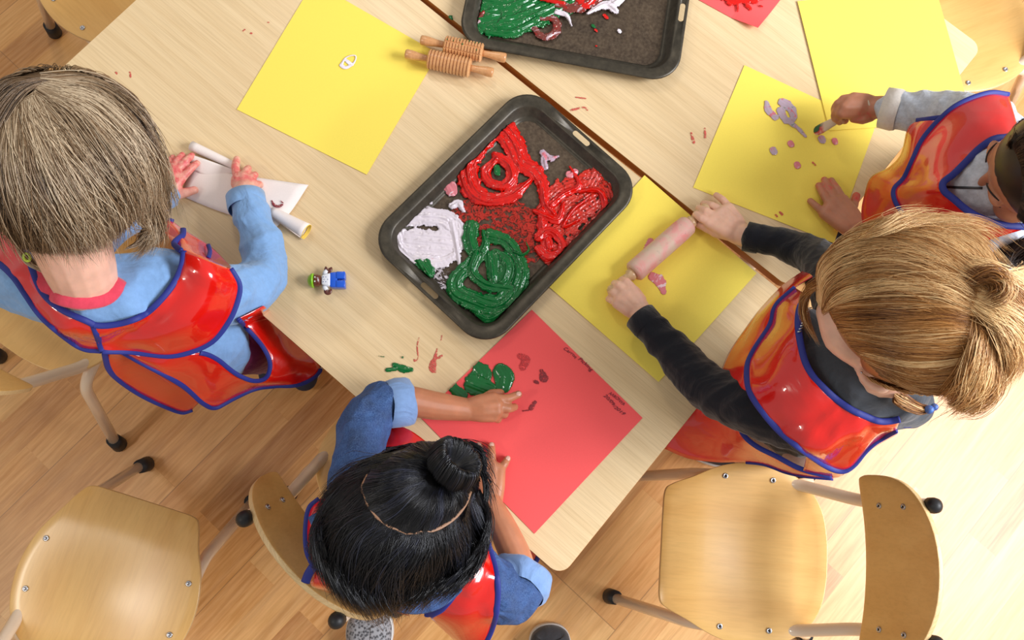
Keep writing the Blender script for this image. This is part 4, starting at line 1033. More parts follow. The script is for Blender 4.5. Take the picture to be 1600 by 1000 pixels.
def cloth(name, rgb, weave=700, vary=0.08, rough=0.85):
    t = NT(name); c = s2l(rgb); v = t.coord(); f = t.noise(v, 130, 5, 0.7); g = t.noise(v, 12, 3)
    a = t.ramp(f, [(0.3, tuple(x*(1-vary*1.6) for x in c)), (0.7, tuple(min(1, x*(1+vary)) for x in c))]); t.col(t.mix(0.25, a, t.ramp(g, [(0.3, tuple(x*0.86 for x in c)), (0.7, c)])))
    t.rough(rough); t.b.inputs['Sheen Weight'].default_value = 0.25; t.b.inputs['Specular IOR Level'].default_value = 0.2
    b1 = t.node('ShaderNodeBump', Strength=0.55, Distance=0.012); t.lk(t.noise(v, 17, 3, 0.45, 1.4), b1.inputs['Height'])
    b2 = t.node('ShaderNodeBump', Strength=0.3, Distance=0.0008); t.lk(t.noise(v, weave, 3), b2.inputs['Height']); t.lk(b1.outputs['Normal'], b2.inputs['Normal']); t.lk(b2.outputs['Normal'], t.b.inputs['Normal']); return t.m
def person(loc, label):
    return empty('person', loc, 0, label, 'person')
def leg_and_shoe(bm_skin, hip, knee, ankle, toe, t, trouser_bm):
    blob_chain(bm_skin, [hip, knee, ankle], [0.032, 0.026, 0.019], 4); blob_chain(bm_skin, [ankle, toe], [0.02, 0.016])
    blob_chain(trouser_bm, [hip, knee, Vector(ankle)+Vector((0, 0, 0.02))], [0.050, 0.038, 0.030], 4)
def kid_shoe(t, ankle, toe, m, sole):
    a = Vector((ankle[0], ankle[1], 0)); b = Vector((toe[0], toe[1], 0)); d = (b-a).normalized(); h = a-d*0.035; s = Vector((-d.y, d.x, 0))
    bm = bmesh.new(); blob_chain(bm, [h+Vector((0, 0, 0.035)), a+Vector((0, 0, 0.035)), (a+b)/2+Vector((0, 0, 0.032)), b+Vector((0, 0, 0.026))], [0.028, 0.031, 0.031, 0.024], 4)
    for v in bm.verts: v.co.z = max(v.co.z, 0.012)
    o = remesh('shoe', bm, 0.004, m, t, 3); o.data.transform(Matrix.Translation(-t.location))
    bm = bmesh.new(); L = (b-h).length; n = 28; lo, hi = [], []
    for k in range(n):
        an = 2*PI*k/n; c = h+(b-h)*0.52; p = c+d*math.cos(an)*(L*0.62)+s*math.sin(an)*0.033; lo.append(bm.verts.new((p.x, p.y, 0.0))); hi.append(bm.verts.new((p.x, p.y, 0.018)))
    for k in range(n): bm.faces.new((lo[k], lo[(k+1) % n], hi[(k+1) % n], hi[k]))
    bm.faces.new(lo[::-1]); bm.faces.new(hi); so = mk('sole', bm, sole, o, False); so.data.transform(Matrix.Translation(-t.location))
def rel(o, t): o.data.transform(Matrix.Translation(-t.location)); return o
# ------------------------------------------------------------------ child at the left, pale blue top
def child_left():
    t = person((at(320, 560, 0.44).x, at(320, 560, 0.44).y, 0), 'child with loose fair hair, pale blue top and red apron, standing at the left edge')
    TT = TZ+0.0065
    Mh = head_frame(at(112, 262, 0.925), Vector((-0.36, 0.60, -0.50)), Vector((-0.1, 0.25, 1)))
    # skin: one continuous body
    bm = bmesh.new(); add_head(bm, Mh, 1.06)
    neck = A(128, 425, 0.845); blob_chain(bm, [Mh @ Vector((0, -0.045, -0.02)), neck, A(140, 462, 0.79)], [0.050, 0.042, 0.034], 4)
    blob_chain(bm, [A(150, 475, 0.76), A(205, 490, 0.64), A(320, 535, 0.46)], [0.05, 0.05, 0.05], 4)
    blob_chain(bm, [A(30, 430, 0.755), A(150, 465, 0.775), A(250, 445, 0.755)], [0.03, 0.036, 0.03], 4)
    blob_chain(bm, [A(250, 450, 0.74), A(402, 440, 0.615), A(385, 320, 0.562), A(383, 298, 0.560)], [0.028, 0.024, 0.019, 0.0185], 4)
    blob_chain(bm, [A(20, 430, 0.74), A(150, 370, 0.62), A(240, 315, 0.560), A(258, 300, 0.553)], [0.028, 0.024, 0.019, 0.0185], 4)
    # left hand, spread flat
    z = TZ+0.013
    palm(bm, (261, 296, z+0.006), [(266, 262, z+0.003), (272, 262, z+0.004), (277, 268, z+0.004), (283, 280, z+0.003)], 0.0098, (281, 300, z))
    finger(bm, [(265, 262, z), (266, 252, z), (270, 246, z-0.003)], 0.0065, 0.0052)
    finger(bm, [(271, 260, z+0.002), (278, 250, z+0.002), (285, 242, z-0.003)], 0.0070, 0.0054)
    finger(bm, [(276, 266, z+0.003), (290, 252, z+0.002), (300, 243, z-0.003)], 0.0072, 0.0056)
    finger(bm, [(284, 279, z+0.002), (297, 265, z+0.002), (308, 255, z-0.003)], 0.0070, 0.0054)
    finger(bm, [(276, 305, z+0.001), (290, 301, z), (304, 297, z-0.003)], 0.0085, 0.0068)
    # right hand, fingertips pressing on the paper
    palm(bm, (384, 303, z+0.016), [(371, 276, z+0.016), (381, 275, z+0.018), (390, 280, z+0.016), (399, 289, z+0.012)], 0.0095)
    finger(bm, [(371, 276, z+0.014), (368, 261, z+0.010), (370, 249, z+0.001)], 0.0078, 0.0062)
    finger(bm, [(381, 277, z+0.016), (385, 267, z+0.012), (388, 263, z+0.001)], 0.0075, 0.006)
    finger(bm, [(390, 281, z+0.014), (396, 275, z+0.010), (399, 273, z+0.0)], 0.0072, 0.0058)
    finger(bm, [(399, 290, z+0.010), (405, 288, z+0.006), (407, 289, z-0.001)], 0.0068, 0.0054)
    finger(bm, [(374, 298, z+0.008), (368, 288, z+0.003), (367, 280, z)], 0.0085, 0.0065)
    tb = bmesh.new()
    hp = A(338, 540, 0.44)
    for s in (-1, 1):
        side = Vector((0.55, 0.45, 0)).normalized()*0.05*s
        h = hp+side; an = A(452, 562, 0.05)+Vector((0.03, 0.02, 0))*s; kn = (h+an)/2+Vector((0, 0, 0.01)); toe = an+Vector((-0.05, 0.075, -0.02))
        leg_and_shoe(bm, h, kn, an, toe, t, tb); kid_shoe(t, an, toe, SHOE, SOLE)
    st = [(A(285, 262, z)-t.location, 0.060, 1.0), (A(385, 270, z+0.01)-t.location, 0.045, 0.75)]
    sk = skin_mat('fair_skin', (234, 184, 160), (212, 44, 66), st)
    body = rel(remesh('body', bm, 0.0019, sk, t, 3), t)
    blob_chain(tb, [hp+Vector((0, 0, 0.03)), hp], [0.058, 0.062], 2)
    tr = rel(remesh('trousers', tb, 0.005, cloth('plum_cotton', (110, 34, 74)), t, 4, disp=folds(0.0015, 90, 4)), t)
    # long-sleeved top
    blue = cloth('pale_blue_jersey', (128, 168, 216))
    sb = bmesh.new()
    blob_chain(sb, [A(145, 465, 0.765), A(180, 480, 0.70), A(250, 505, 0.58), A(330, 540, 0.47)], [0.062, 0.068, 0.066, 0.074], 5)
    blob_chain(sb, [A(68, 462, 0.785), A(105, 480, 0.795), A(145, 484, 0.795), A(190, 468, 0.795)], [0.026, 0.034, 0.036, 0.036], 4)
    blob_chain(sb, [A(30, 435, 0.750), A(90, 455, 0.768), A(150, 462, 0.775), A(215, 448, 0.768), A(262, 440, 0.748)], [0.045, 0.05, 0.052, 0.052, 0.048], 4)
    blob_chain(sb, [A(262, 440, 0.745), A(340, 462, 0.675), A(402, 440, 0.612), A(412, 396, 0.590), A(399, 350, 0.578), A(386, 318, 0.570)], [0.048, 0.047, 0.041, 0.036, 0.0335, 0.0305], 5)
    blob_chain(sb, [A(30, 435, 0.745), A(120, 385, 0.65), A(205, 335, 0.585), A(256, 303, 0.560)], [0.045, 0.040, 0.033, 0.025], 5)
    top = rel(remesh('long_sleeve_top', sb, 0.0032, blue, t, 5, disp=folds(0.0062, 52, 7)), t)
    # cuffs
    for a, b, r in ((A(386, 322, 0.571), A(383.5, 306, 0.567), 0.0315), (A(252, 306, 0.561), A(262, 300, 0.557), 0.0262)):
        cb = bmesh.new(); d = (b-a).normalized(); tube_bm(cb, [a-d*0.006, a, b, b+d*0.0005, b-d*0.003], [r*0.96, r, r, r*0.9, r*0.78], 28, caps=False); rel(mk('cuff', cb, blue, top), t)
    # coral undershirt collar at the nape
    cb = bmesh.new(); loop = [A(58, 428, 0.842), A(75, 448, 0.835), A(105, 462, 0.828), A(140, 465, 0.826), A(165, 455, 0.83), A(178, 440, 0.836)]
    cp = pxpath([(54, 424, .80), (70, 450, .80), (102, 467, .80), (140, 471, .80), (170, 462, .80), (187, 438, .80)], bvh_of([body, top]), 0.003); tube_bm(cb, cp, 0.0085, 10, flat=(1.2, 0.55), up=[(CAM-p).normalized() for p in cp]); rel(mk('collar', cb, cloth('coral_jersey', (222, 70, 92)), t), t)
    # apron
    bv = bvh_of([top, tr, body])
    an, g = drape('apron', [[(287, 392, .80), (320, 404, .80), (360, 420, .765)], [(284, 415, .80), (328, 430, .80), (374, 446, .75)], [(272, 442, .79), (320, 456, .79), (369, 476, .74)], [(250, 470, .785), (302, 486, .785), (354, 507, .73)],
                        [(225, 492, .78), (275, 514, .775), (325, 538, .72)], [(195, 504, .775), (232, 530, .765), (270, 556, .72)], [(165, 509, .77), (185, 530, .76), (207, 550, .73)], [(146, 508, .77), (153, 528, .765), (160, 549, .75)]], M['vinyl'], t, bv, 0.007, wr=0.004, seed=3)
    for j in (0, -1): rel_b(binding(gcol(g, j), t, M['bind']), t, an)
    rel_b(binding(g[-1], t, M['bind']), t, an)
    a2, g2 = drape('apron_panel', [[(236, 343, .70), (262, 343, .715), (292, 362, .71), (330, 386, .70), (364, 420, .69)], [(256, 362, .73), (278, 364, .745), (294, 380, .755), (322, 396, .75), (362, 421, .74)], [(268, 378, .76), (280, 386, .77), (288, 393, .79), (320, 405, .785), (360, 421, .77)]], M['vinyl'], t, None, 0.006, seed=5, wr=0.002)
    rel_b(binding(g2[0][:len(g2[0])//3]+g2[0][len(g2[0])//3:len(g2[0])//3+1], t, M['bind']), t, an); rel_b(binding(pxpath([(286, 357, .735), (285, 368, .75), (272, 380, .77), (283, 392, .79)]), t, M['bind']), t, an)
    rel_b(binding(pxpath([(325, 382, .735), (328, 392, .75), (326, 402, .77)]), t, M['bind'], 0.003), t, an)
    a3, g3 = drape('apron_panel', [[(5, 340, .76), (-60, 350, .73)], [(30, 375, .80), (-30, 395, .765)], [(43, 400, .815), (0, 413, .77)], [(51, 422, .815), (22, 434, .77)], [(62, 450, .81), (38, 457, .77)], [(78, 470, .80), (61, 490, .76)], [(102, 487, .79), (87, 515, .75)], [(136, 502, .78), (126, 543, .745)], [(147, 508, .775), (158, 548, .745)]], M['vinyl'], t, bv, 0.007, seed=7, wr=0.003)
    for j in (0, -1): rel_b(binding(gcol(g3, j), t, M['bind']), t, an)
    # hanging lower part: back flap, then right flap with its arm opening
    a4, g4 = drape('apron_panel', [[(140, 530, .74), (163, 550, .72)], [(185, 549, .70), (170, 577, .66)], [(215, 562, .66), (190, 597, .60)], [(250, 580, .62), (222, 618, .55)], [(280, 600, .58), (258, 635, .51)], [(305, 618, .54), (284, 644, .48)], [(314, 626, .52), (300, 640, .48)]], M['vinyl'], t, bv, 0.007, seed=9, wr=0.003)
    rel_b(binding(gcol(g4, -1), t, M['bind']), t, an)
    R_ = [((187, 545, .72), (190, 549, .71)), ((215, 552, .70), (222, 567, .68)), ((250, 556, .69), (258, 586, .65)), ((290, 553, .68), (290, 606, .60)), ((316, 552, .665), (316, 629, .55)), ((340, 562, .63), (336, 637, .52)), ((367, 583, .59), (362, 624, .51)), ((395, 595, .55), (397, 608, .50)), ((416, 590, .51), (430, 603, .465)), ((422, 568, .50), (470, 600, .44)), ((412, 544, .505), (500, 576, .43)), ((396, 524, .51), (470, 535, .44)), ((381, 508, .52), (440, 500, .46)), ((372, 498, .53), (412, 478, .49))]
    a5, g5 = drape('apron_panel', [[p, ((p[0]+q[0])/2, (p[1]+q[1])/2, (p[2]+q[2])/2+0.006), q] for p, q in R_], M['vinyl'], t, bv, 0.007, seed=11, wr=0.003)
    n5 = len(g5); rel_b(binding(gcol(g5, -1)[:int(n5*0.78)], t, M['bind']), t, an); rel_b(binding(gcol(g5, 0)[int(n5*0.3):], t, M['bind'], 0.0036), t, an)
    for a in (a2, a3, a4, a5): a.parent = an; a.location = (0, 0, 0)
    bib(t, an, bvh_of([top]), A(235, 495, 0.6), (-0.35, 0.93, 0), 0.065, 0.52, 0.72, M['vinyl'])
    # hair
    E = head_ellipsoid(Mh, 1.06, 0.020, 1.08)
    gr = []
    P0 = (28, 150)
    fan = [[(70, 124), (150, 128), (215, 185), (242, 252), (240, 300)], [(60, 135), (140, 150), (200, 215), (226, 280), (228, 326)], [(50, 145), (120, 175), (178, 245), (206, 305), (206, 352)], [(42, 150), (100, 200), (150, 275), (180, 330), (184, 374)],
           [(35, 158), (75, 220), (115, 300), (145, 355), (160, 395)], [(25, 165), (48, 235), (75, 310), (100, 365), (115, 400)], [(12, 165), (20, 240), (35, 320), (55, 370), (72, 398)], [(0, 165), (-8, 240), (0, 320), (18, 365), (38, 392)]]
    gr.append(dict(g=fan, n=10000, lift=0.006, clift=0.004, spread=0.007, wave=0.005, tone=0.50, tv=0.9, fly=0.08, cl=10, end=0.32, r=0.0006))
    gr.append(dict(g=[[(60, 126), (10, 140), (-30, 200), (-45, 270)], [(90, 122), (30, 150), (-20, 240), (-25, 330)]], n=1200, tone=0.35))
    gr.append(dict(g=[[(90, 121), (140, 128), (190, 160), (225, 215)], [(180, 160), (235, 225), (262, 300, 0.86), (268, 352, 0.83)]], n=900, lift=0.006, spread=0.006, tone=0.55, fly=0.2))
    gr.append(dict(g=[[(228, 250), (248, 300), (250, 345, 0.85), (225, 372, 0.845)], [(200, 300), (222, 345), (215, 375), (190, 392)]], n=800, spread=0.008, tone=0.62, tv=0.5, fly=0.3, wave=0.006))
    gr.append(dict(g=[[(20, 370, 0.90), (38, 395, 0.89), (60, 412, 0.88), (80, 428, 0.87)], [(22, 375, 0.9), (40, 402, 0.89), (65, 418, 0.88), (84, 424, 0.87)]], n=160, spread=0.002, tone=0.75, wave=0.001))
    S, tn, rd = guides_to_strands(E, gr, 11)
    keep = lambda d: d.y < 0.45 or d.z > 0.45
    S, tn, rd = far_strands(E, keep, 4000, 61, S, tn, rd, 0.42, 0.7)
    face_details(t, Mh, 1.06, plain('fair_brow', (120, 92, 66), 0.6), plain('rose_lip', (208, 120, 112), 0.45))
    cap = cap_mesh(E, keep, 0.965, 40, 0.12)
    strand_mesh('hair', S, rd, hair_mat('fair_brown_hair', (66, 48, 30), (142, 112, 80), (220, 198, 166), 0.36), t, tn, cap)
    # small hair ties
    for p in ((42, 402, 0.895),):
        b = bmesh.new(); c = A(*p); tube_bm(b, [c+Vector((0.005*math.cos(a), 0.004*math.sin(a), 0.002*math.sin(a))) for a in np.linspace(0, 2*PI, 13)[:-1]], 0.0016, 8, closed=True); rel(mk('hair_tie', b, plain('lime_band', (190, 220, 70), 0.4), t), t)
    return t
def rel_b(o, t, par):
    """a binding is a sub-part of the apron"""
    o.parent = par; return o

# ------------------------------------------------------------------ dark-haired child seated in front
def child_front():
    t = person((-0.285, -0.09, 0), 'seated child with black hair in a top knot, denim jacket and red apron')
    Mh = head_frame(at(634, 805, 0.765), Vector((0.18, 0.72, -0.45)), Vector((0.05, 0.3, 1)))
    z = TZ+0.0125
    bm = bmesh.new(); add_head(bm, Mh, 1.04)
    blob_chain(bm, [Mh @ Vector((0, -0.035, -0.03)), A(655, 850, 0.69), A(660, 850, 0.63)], [0.048, 0.042, 0.048], 4)
    pel = Vector((-0.285, -0.09, 0.385)); blob_chain(bm, [A(660, 845, 0.62), Vector((-0.26, -0.11, 0.50)), pel], [0.06, 0.062, 0.06], 4)
    blob_chain(bm, [A(560, 745, 0.635), A(660, 845, 0.655), A(745, 905, 0.625)], [0.03, 0.036, 0.03], 4)
    # left arm: upper arm in sleeve, bare forearm reaching over the paper
    blob_chain(bm, [A(560, 745, 0.635), A(578, 650, 0.615), A(620, 626, 0.595), A(680, 634, 0.575), A(728, 640, 0.562)], [0.027, 0.026, 0.025, 0.0225, 0.0185], 4)
    palm(bm, (735, 640, z+0.022), [(770, 622, z+0.024), (776, 632, z+0.026), (776, 642, z+0.022), (772, 650, z+0.016)], 0.0125)
    finger(bm, [(772, 622, z+0.024), (792, 623, z+0.020), (810, 616, z+0.012)], 0.0082, 0.0062)
    finger(bm, [(778, 634, z+0.022), (794, 638, z+0.018), (804, 636, z+0.006)], 0.0082, 0.0064)
    finger(bm, [(776, 643, z+0.016), (788, 647, z+0.008), (789, 643, z-0.002)], 0.0076, 0.0062)
    finger(bm, [(770, 650, z+0.012), (778, 655, z+0.004), (778, 649, z-0.003)], 0.007, 0.0058)
    finger(bm, [(750, 628, z+0.012), (768, 616, z+0.006), (782, 614, z+0.002)], 0.0088, 0.0068)
    # right arm: forearm from the rolled cuff up to the flat hand
    blob_chain(bm, [A(745, 905, 0.625), A(800, 912, 0.585), A(808, 880, 0.570), A(788, 830, 0.562), A(768, 790, 0.556)], [0.027, 0.027, 0.0255, 0.0225, 0.0185], 5)
    palm(bm, (767, 782, z+0.008), [(746, 734, z+0.005), (754, 727, z+0.006), (768, 726, z+0.006), (781, 735, z+0.004)], 0.0115, (744, 757, z))
    finger(bm, [(746, 733, z+0.003), (742, 718, z+0.004), (741, 706, z-0.003)], 0.0075, 0.0058)
    finger(bm, [(753, 727, z+0.004), (750, 710, z+0.005), (748, 696, z-0.003)], 0.0080, 0.0060)
    finger(bm, [(768, 726, z+0.004), (768, 710, z+0.005), (768, 696, z-0.003)], 0.0080, 0.0060)
    finger(bm, [(781, 735, z+0.002), (788, 725, z+0.002), (793, 717, z-0.003)], 0.0072, 0.0056)
    finger(bm, [(742, 758, z+0.001), (733, 746, z), (728, 736, z-0.002)], 0.0085, 0.0068)
    tb = bmesh.new()
    for s in (-1, 1):
        h = pel+Vector((s*0.05, 0.0, 0)); kn = pel+Vector((s*0.075, 0.21, -0.005)); an = Vector((kn.x, kn.y+0.01, 0.06)); toe = an+Vector((0, 0.09, -0.03))
        leg_and_shoe(bm, h, kn, an, toe, t, tb); kid_shoe(t, an, toe, SHOE, SOLE)
    sk = skin_mat('brown_skin', (196, 128, 92)); body = rel(remesh('body', bm, 0.0019, sk, t, 3), t)
    nm = plain('pale_nail', (226, 178, 160), 0.3, coat=0.3)
    for p, q in (((748, 696, z-0.002), (750, 710, z+0.005)), ((768, 696, z-0.002), (768, 710, z+0.005)), ((793, 717, z-0.002), (788, 725, z+0.002)), ((810, 616, z+0.014), (792, 623, z+0.020))): nail(p, q, t, nm, 0.0056)
    tr = rel(remesh('trousers', tb, 0.005, cloth('navy_cotton', (38, 40, 62)), t, 4), t)
    dn = denim(); sb = bmesh.new()
    blob_chain(sb, [A(660, 850, 0.625), A(655, 850, 0.56), Vector((-0.275, -0.105, 0.46)), pel], [0.068, 0.082, 0.082, 0.085], 5)
    blob_chain(sb, [A(560, 748, 0.635), A(610, 800, 0.648), A(665, 855, 0.655), A(715, 885, 0.645), A(750, 908, 0.625)], [0.046, 0.05, 0.052, 0.05, 0.047], 4)
    blob_chain(sb, [A(560, 748, 0.635), A(562, 700, 0.63), A(575, 655, 0.617), A(598, 630, 0.604)], [0.045, 0.039, 0.038, 0.0365], 5)
    blob_chain(sb, [A(750, 908, 0.625), A(782, 928, 0.605), A(806, 925, 0.59)], [0.047, 0.046, 0.043], 5)
    jk = rel(remesh('denim_jacket', sb, 0.003, dn, t, 4, disp=folds(0.0055, 58, 17)), t)
    lt = cloth('faded_denim', (128, 160, 208))
    def rolled(a, b, r, name='rolled_cuff'):
        d = (b-a).normalized(); cb = bmesh.new(); L = (b-a).length; P = [a+d*L*f for f in (0, 0.15, 0.5, 0.85, 1.0, 1.0, 0.8, 0.3)]
        tube_bm(cb, P, [r*0.95, r*1.04, r*1.06, r*1.05, r*1.0, r*0.92, r*0.86, r*0.84], 36, caps=False)
        for v in cb.verts: v.co += Vector((noise.noise(v.co*40), noise.noise(v.co*40+Vector((9, 0, 0))), noise.noise(v.co*40+Vector((0, 7, 0)))))*0.004
        rel(mk(name, cb, lt, jk), t)
    rolled(A(604, 632, 0.606), A(640, 628, 0.592), 0.036); rolled(A(806, 925, 0.592), A(816, 895, 0.572), 0.0455)
    # turned-down denim collar below the hair
    cb = bmesh.new(); cp = catmull([A(500, 800, 0.68), A(540, 880, 0.70), A(610, 930, 0.71), A(670, 935, 0.705), A(715, 900, 0.69), A(738, 850, 0.67)], 6); tube_bm(cb, cp, 0.018, 14, flat=(1.0, 0.34), up=[(CAM-p).normalized() for p in cp]); rel(mk('jacket_collar', cb, dn, jk), t)
    bv = bvh_of([jk])
    an, g = drape('apron', [[(744, 826, .66), (748, 824, .66), (753, 821, .655)], [(733, 862, .675), (750, 861, .675), (766, 862, .655)], [(722, 888, .685), (750, 890, .69), (773, 888, .655)], [(716, 910, .69), (748, 912, .69), (777, 912, .65)], [(703, 932, .685), (742, 936, .68), (777, 937, .64)], [(687, 950, .67), (733, 958, .67), (774, 962, .63)], [(671, 961, .65), (722, 978, .645), (767, 986, .61)], [(690, 982, .60), (722, 1000, .60), (755, 1010, .59)], [(715, 1005, .55), (730, 1016, .55), (742, 1026, .55)]], M['vinyl'], t, bv, 0.008, wr=0.004, seed=23)
    n = len(g); rel_b(binding(gcol(g, -1), t, M['bind'], 0.0046), t, an); rel_b(binding(gcol(g, 0)[int(n*0.2):int(n*0.76)], t, M['bind'], 0.0075), t, an)
    a2, g2 = drape('apron_panel', [[(499, 780, .66), (560, 770, .68)], [(483, 795, .66), (550, 800, .70)], [(478, 828, .655), (545, 840, .71)], [(480, 862, .65), (550, 880, .70)], [(491, 886, .64), (570, 905, .69)]], M['vinyl'], t, bv, 0.007, seed=25, wr=0.003)
    rel_b(binding(gcol(g2, 0), t, M['bind']), t, an); rel_b(binding(g2[-1], t, M['bind']), t, an)
    a3, g3 = drape('apron_panel', [[(489, 888, .635), (540, 896, .66), (620, 915, .67)], [(486, 913, .62), (535, 922, .64), (610, 950, .64)], [(500, 922, .58), (545, 935, .59), (640, 962, .58)]], M['vinyl'], t, None, 0.007, seed=26, wr=0.002)
    rel_b(binding(pxpath([(489, 886, .645), (482, 897, .64), (477, 910, .635)]), t, M['bind'], 0.0065), t, an)
    a4, g4 = drape('apron_panel', [[(590, 660, .57), (640, 672, .60), (700, 720, .60)], [(580, 700, .60), (640, 700, .62), (700, 740, .62)]], M['vinyl'], t, None, 0.007, seed=27, wr=0.002)
    a5, g5 = drape('apron_panel', [[(800, 835, .52), (828, 853, .50), (842, 866, .48)], [(790, 870, .50), (820, 884, .47), (829, 888, .46)]], M['vinyl'], t, None, 0.007, seed=28, wr=0.001)
    rel_b(binding(pxpath([(842, 866, .482), (836, 880, .47), (828, 889, .462)]), t, M['bind']), t, an)
    for a in (a2, a3, a4, a5): a.parent = an
    bib(t, an, bvh_of([jk]), Vector((-0.268, -0.105, 0.5)), (0.12, 0.99, 0), 0.07, 0.40, 0.61, M['vinyl'])
    # hair: top knot section, and loose back hair below the curved parting
    E = head_ellipsoid(Mh, 1.0, 0.013, 1.0)
    bun = (697, 738)
    rim = [(560, 765), (575, 795), (600, 818), (635, 832), (675, 828), (705, 812), (728, 788), (748, 760), (752, 728), (735, 702), (700, 688), (655, 690), (612, 712), (578, 738), (560, 765)]
    fan = [[p, (p[0]*0.6+bun[0]*0.4, p[1]*0.6+bun[1]*0.4), (p[0]*0.25+bun[0]*0.75, p[1]*0.25+bun[1]*0.75)] for p in rim]
    gr = [dict(g=fan, n=5200, lift=0.004, clift=0.003, spread=0.002, tone=0.25, tv=0.5, r=0.0006, end=0.1, start=0.1)]
    back = [[(568, 742), (535, 765), (512, 800), (500, 840), (508, 870)], [(565, 765), (528, 800), (510, 840), (512, 880), (528, 905, 0.74)], [(578, 798), (545, 835), (528, 870), (535, 910), (552, 935, 0.73)], [(602, 822), (575, 860), (560, 900), (565, 930), (580, 958, 0.725)],
            [(636, 836), (620, 870), (605, 905), (600, 935), (598, 962, 0.725)], [(676, 832), (668, 868), (655, 905), (640, 930), (625, 950, 0.73)], [(706, 816), (712, 850), (705, 885), (690, 912), (668, 930, 0.735)], [(730, 792), (742, 830), (738, 865), (722, 893), (702, 908)], [(750, 764), (756, 800), (750, 830), (742, 856), (730, 876)]]
    gr.append(dict(g=back, n=7000, lift=0.006, clift=0.005, spread=0.006, wave=0.007, tip=1.5, tone=0.2, tv=0.6, fly=0.2, cl=5, r=0.0006, end=0.3))
    gr.append(dict(g=[[(615, 708), (575, 725), (540, 750), (512, 785)], [(575, 740), (540, 765), (515, 800), (502, 830)]], n=900, spread=0.005, tone=0.2, fly=0.15, end=0.4))
    gr.append(dict(g=[[(700, 688), (728, 690), (752, 705), (760, 740)], [(752, 730), (758, 760), (756, 790), (752, 815)]], n=500, spread=0.003, tone=0.25, fly=0.1))
    S, tn, rd = guides_to_strands(E, gr, 31)
    # the knot: coils radiating from a dimple
    c = ray_ell(E, *bun); nb = (c-E[0].translation).normalized(); c = c+nb*0.012; u = nb.orthogonal().normalized(); v = nb.cross(u)
    rs = np.random.RandomState(4); N = 2600; K = 14; a = rs.uniform(0, 2*PI, N); s = np.linspace(0, 1, K); R0 = rs.uniform(0.026, 0.0345, N)
    ph = np.outer(np.ones(N), s)*PI*0.98; rr = 0.006+(R0[:, None]-0.006)*np.sin(ph*0.52+0.0)**0.8; hh = 0.026*np.sin(ph)*(R0[:, None]/0.034)-0.008*s[None]
    an_ = a[:, None]+0.35*s[None]+0.1*rs.normal(size=(N, 1)); nbv, uu, vv, cc = (np.array(tuple(q)) for q in (nb, u, v, c))
    hh = hh+0.002*np.sin(a*14)[:, None]*np.sin(ph); rr = rr*(1+0.05*np.sin(a*11)[:, None])
    SB = cc+(np.cos(an_)*rr)[..., None]*uu+(np.sin(an_)*rr)[..., None]*vv+hh[..., None]*nbv
    S = np.concatenate([S, SB]); tn = np.concatenate([tn, np.clip(0.3+0.25*np.sin(a*9)+rs.normal(0, 0.12, N), 0, 1)]); rd = np.concatenate([rd, np.full(N, 0.0006)])
    keep = lambda d: d.y < 0.4 or d.z > 0.35
    S, tn, rd = far_strands(E, keep, 4000, 62, S, tn, rd, 0.2, 0.6)
    face_details(t, Mh, 1.04, plain('black_brow', (18, 14, 14), 0.6), plain('mauve_lip', (150, 84, 78), 0.45))
    cap = cap_mesh(E, keep, 0.965, 40, 0.0)
    bb = bmesh.new(); bmesh.ops.create_icosphere(bb, subdivisions=3, radius=1)
    q = Matrix(((u.x, v.x, nb.x, c.x), (u.y, v.y, nb.y, c.y), (u.z, v.z, nb.z, c.z), (0, 0, 0, 1)))
    strand_mesh('hair', S, rd, hair_mat('black_hair', (9, 8, 10), (20, 20, 26), (58, 62, 82), 0.34), t, tn, cap)
    for v_ in bb.verts:
        r_ = math.hypot(v_.co.x, v_.co.y); v_.co = q @ Vector((v_.co.x*0.0255, v_.co.y*0.0255, v_.co.z*0.012*(0.35+0.65*min(1, r_*1.4))-0.006))
    rel(mk('top_knot', bb, plain('black_hair_core', (12, 11, 14), 0.5), t), t)
    # pale partings
    for line in ([(575, 742), (566, 765), (578, 796), (602, 819), (636, 833)], [(636, 833), (676, 829), (706, 813), (726, 790), (735, 768)]):
        P = [ray_ell(E, x, y, 0.985) for p in [line] for x, y in p]; P = catmull(P, 5); b = bmesh.new(); tube_bm(b, P, 0.0022, 8, flat=(1, 0.5), up=[(CAM-p).normalized() for p in P]); rel(mk('parting', b, plain('scalp', (150, 112, 86), 0.6), t), t)
    return t
def denim():
    tn = NT('blue_denim'); v = tn.coord((1, 1, 1)); f = tn.noise(v, 30, 4, 0.6); g = tn.noise(tn.coord((1, 1, 6)), 420, 3, 0.7)
    c = tn.ramp(f, [(0.3, s2l((16, 38, 82))), (0.55, s2l((28, 62, 120))), (0.8, s2l((66, 110, 172)))])
    tn.col(tn.mix(0.3, c, tn.ramp(g, [(0.35, s2l((22, 46, 92))), (0.65, s2l((120, 156, 204)))]))); tn.rough(0.8)
    b1 = tn.node('ShaderNodeBump', Strength=0.7, Distance=0.012); tn.lk(tn.noise(tn.coord(), 20, 3, 0.45, 1.6), b1.inputs['Height'])
    b2 = tn.node('ShaderNodeBump', Strength=0.35, Distance=0.001); tn.lk(g, b2.inputs['Height']); tn.lk(b1.outputs['Normal'], b2.inputs['Normal']); tn.lk(b2.outputs['Normal'], tn.b.inputs['Normal']); return tn.m

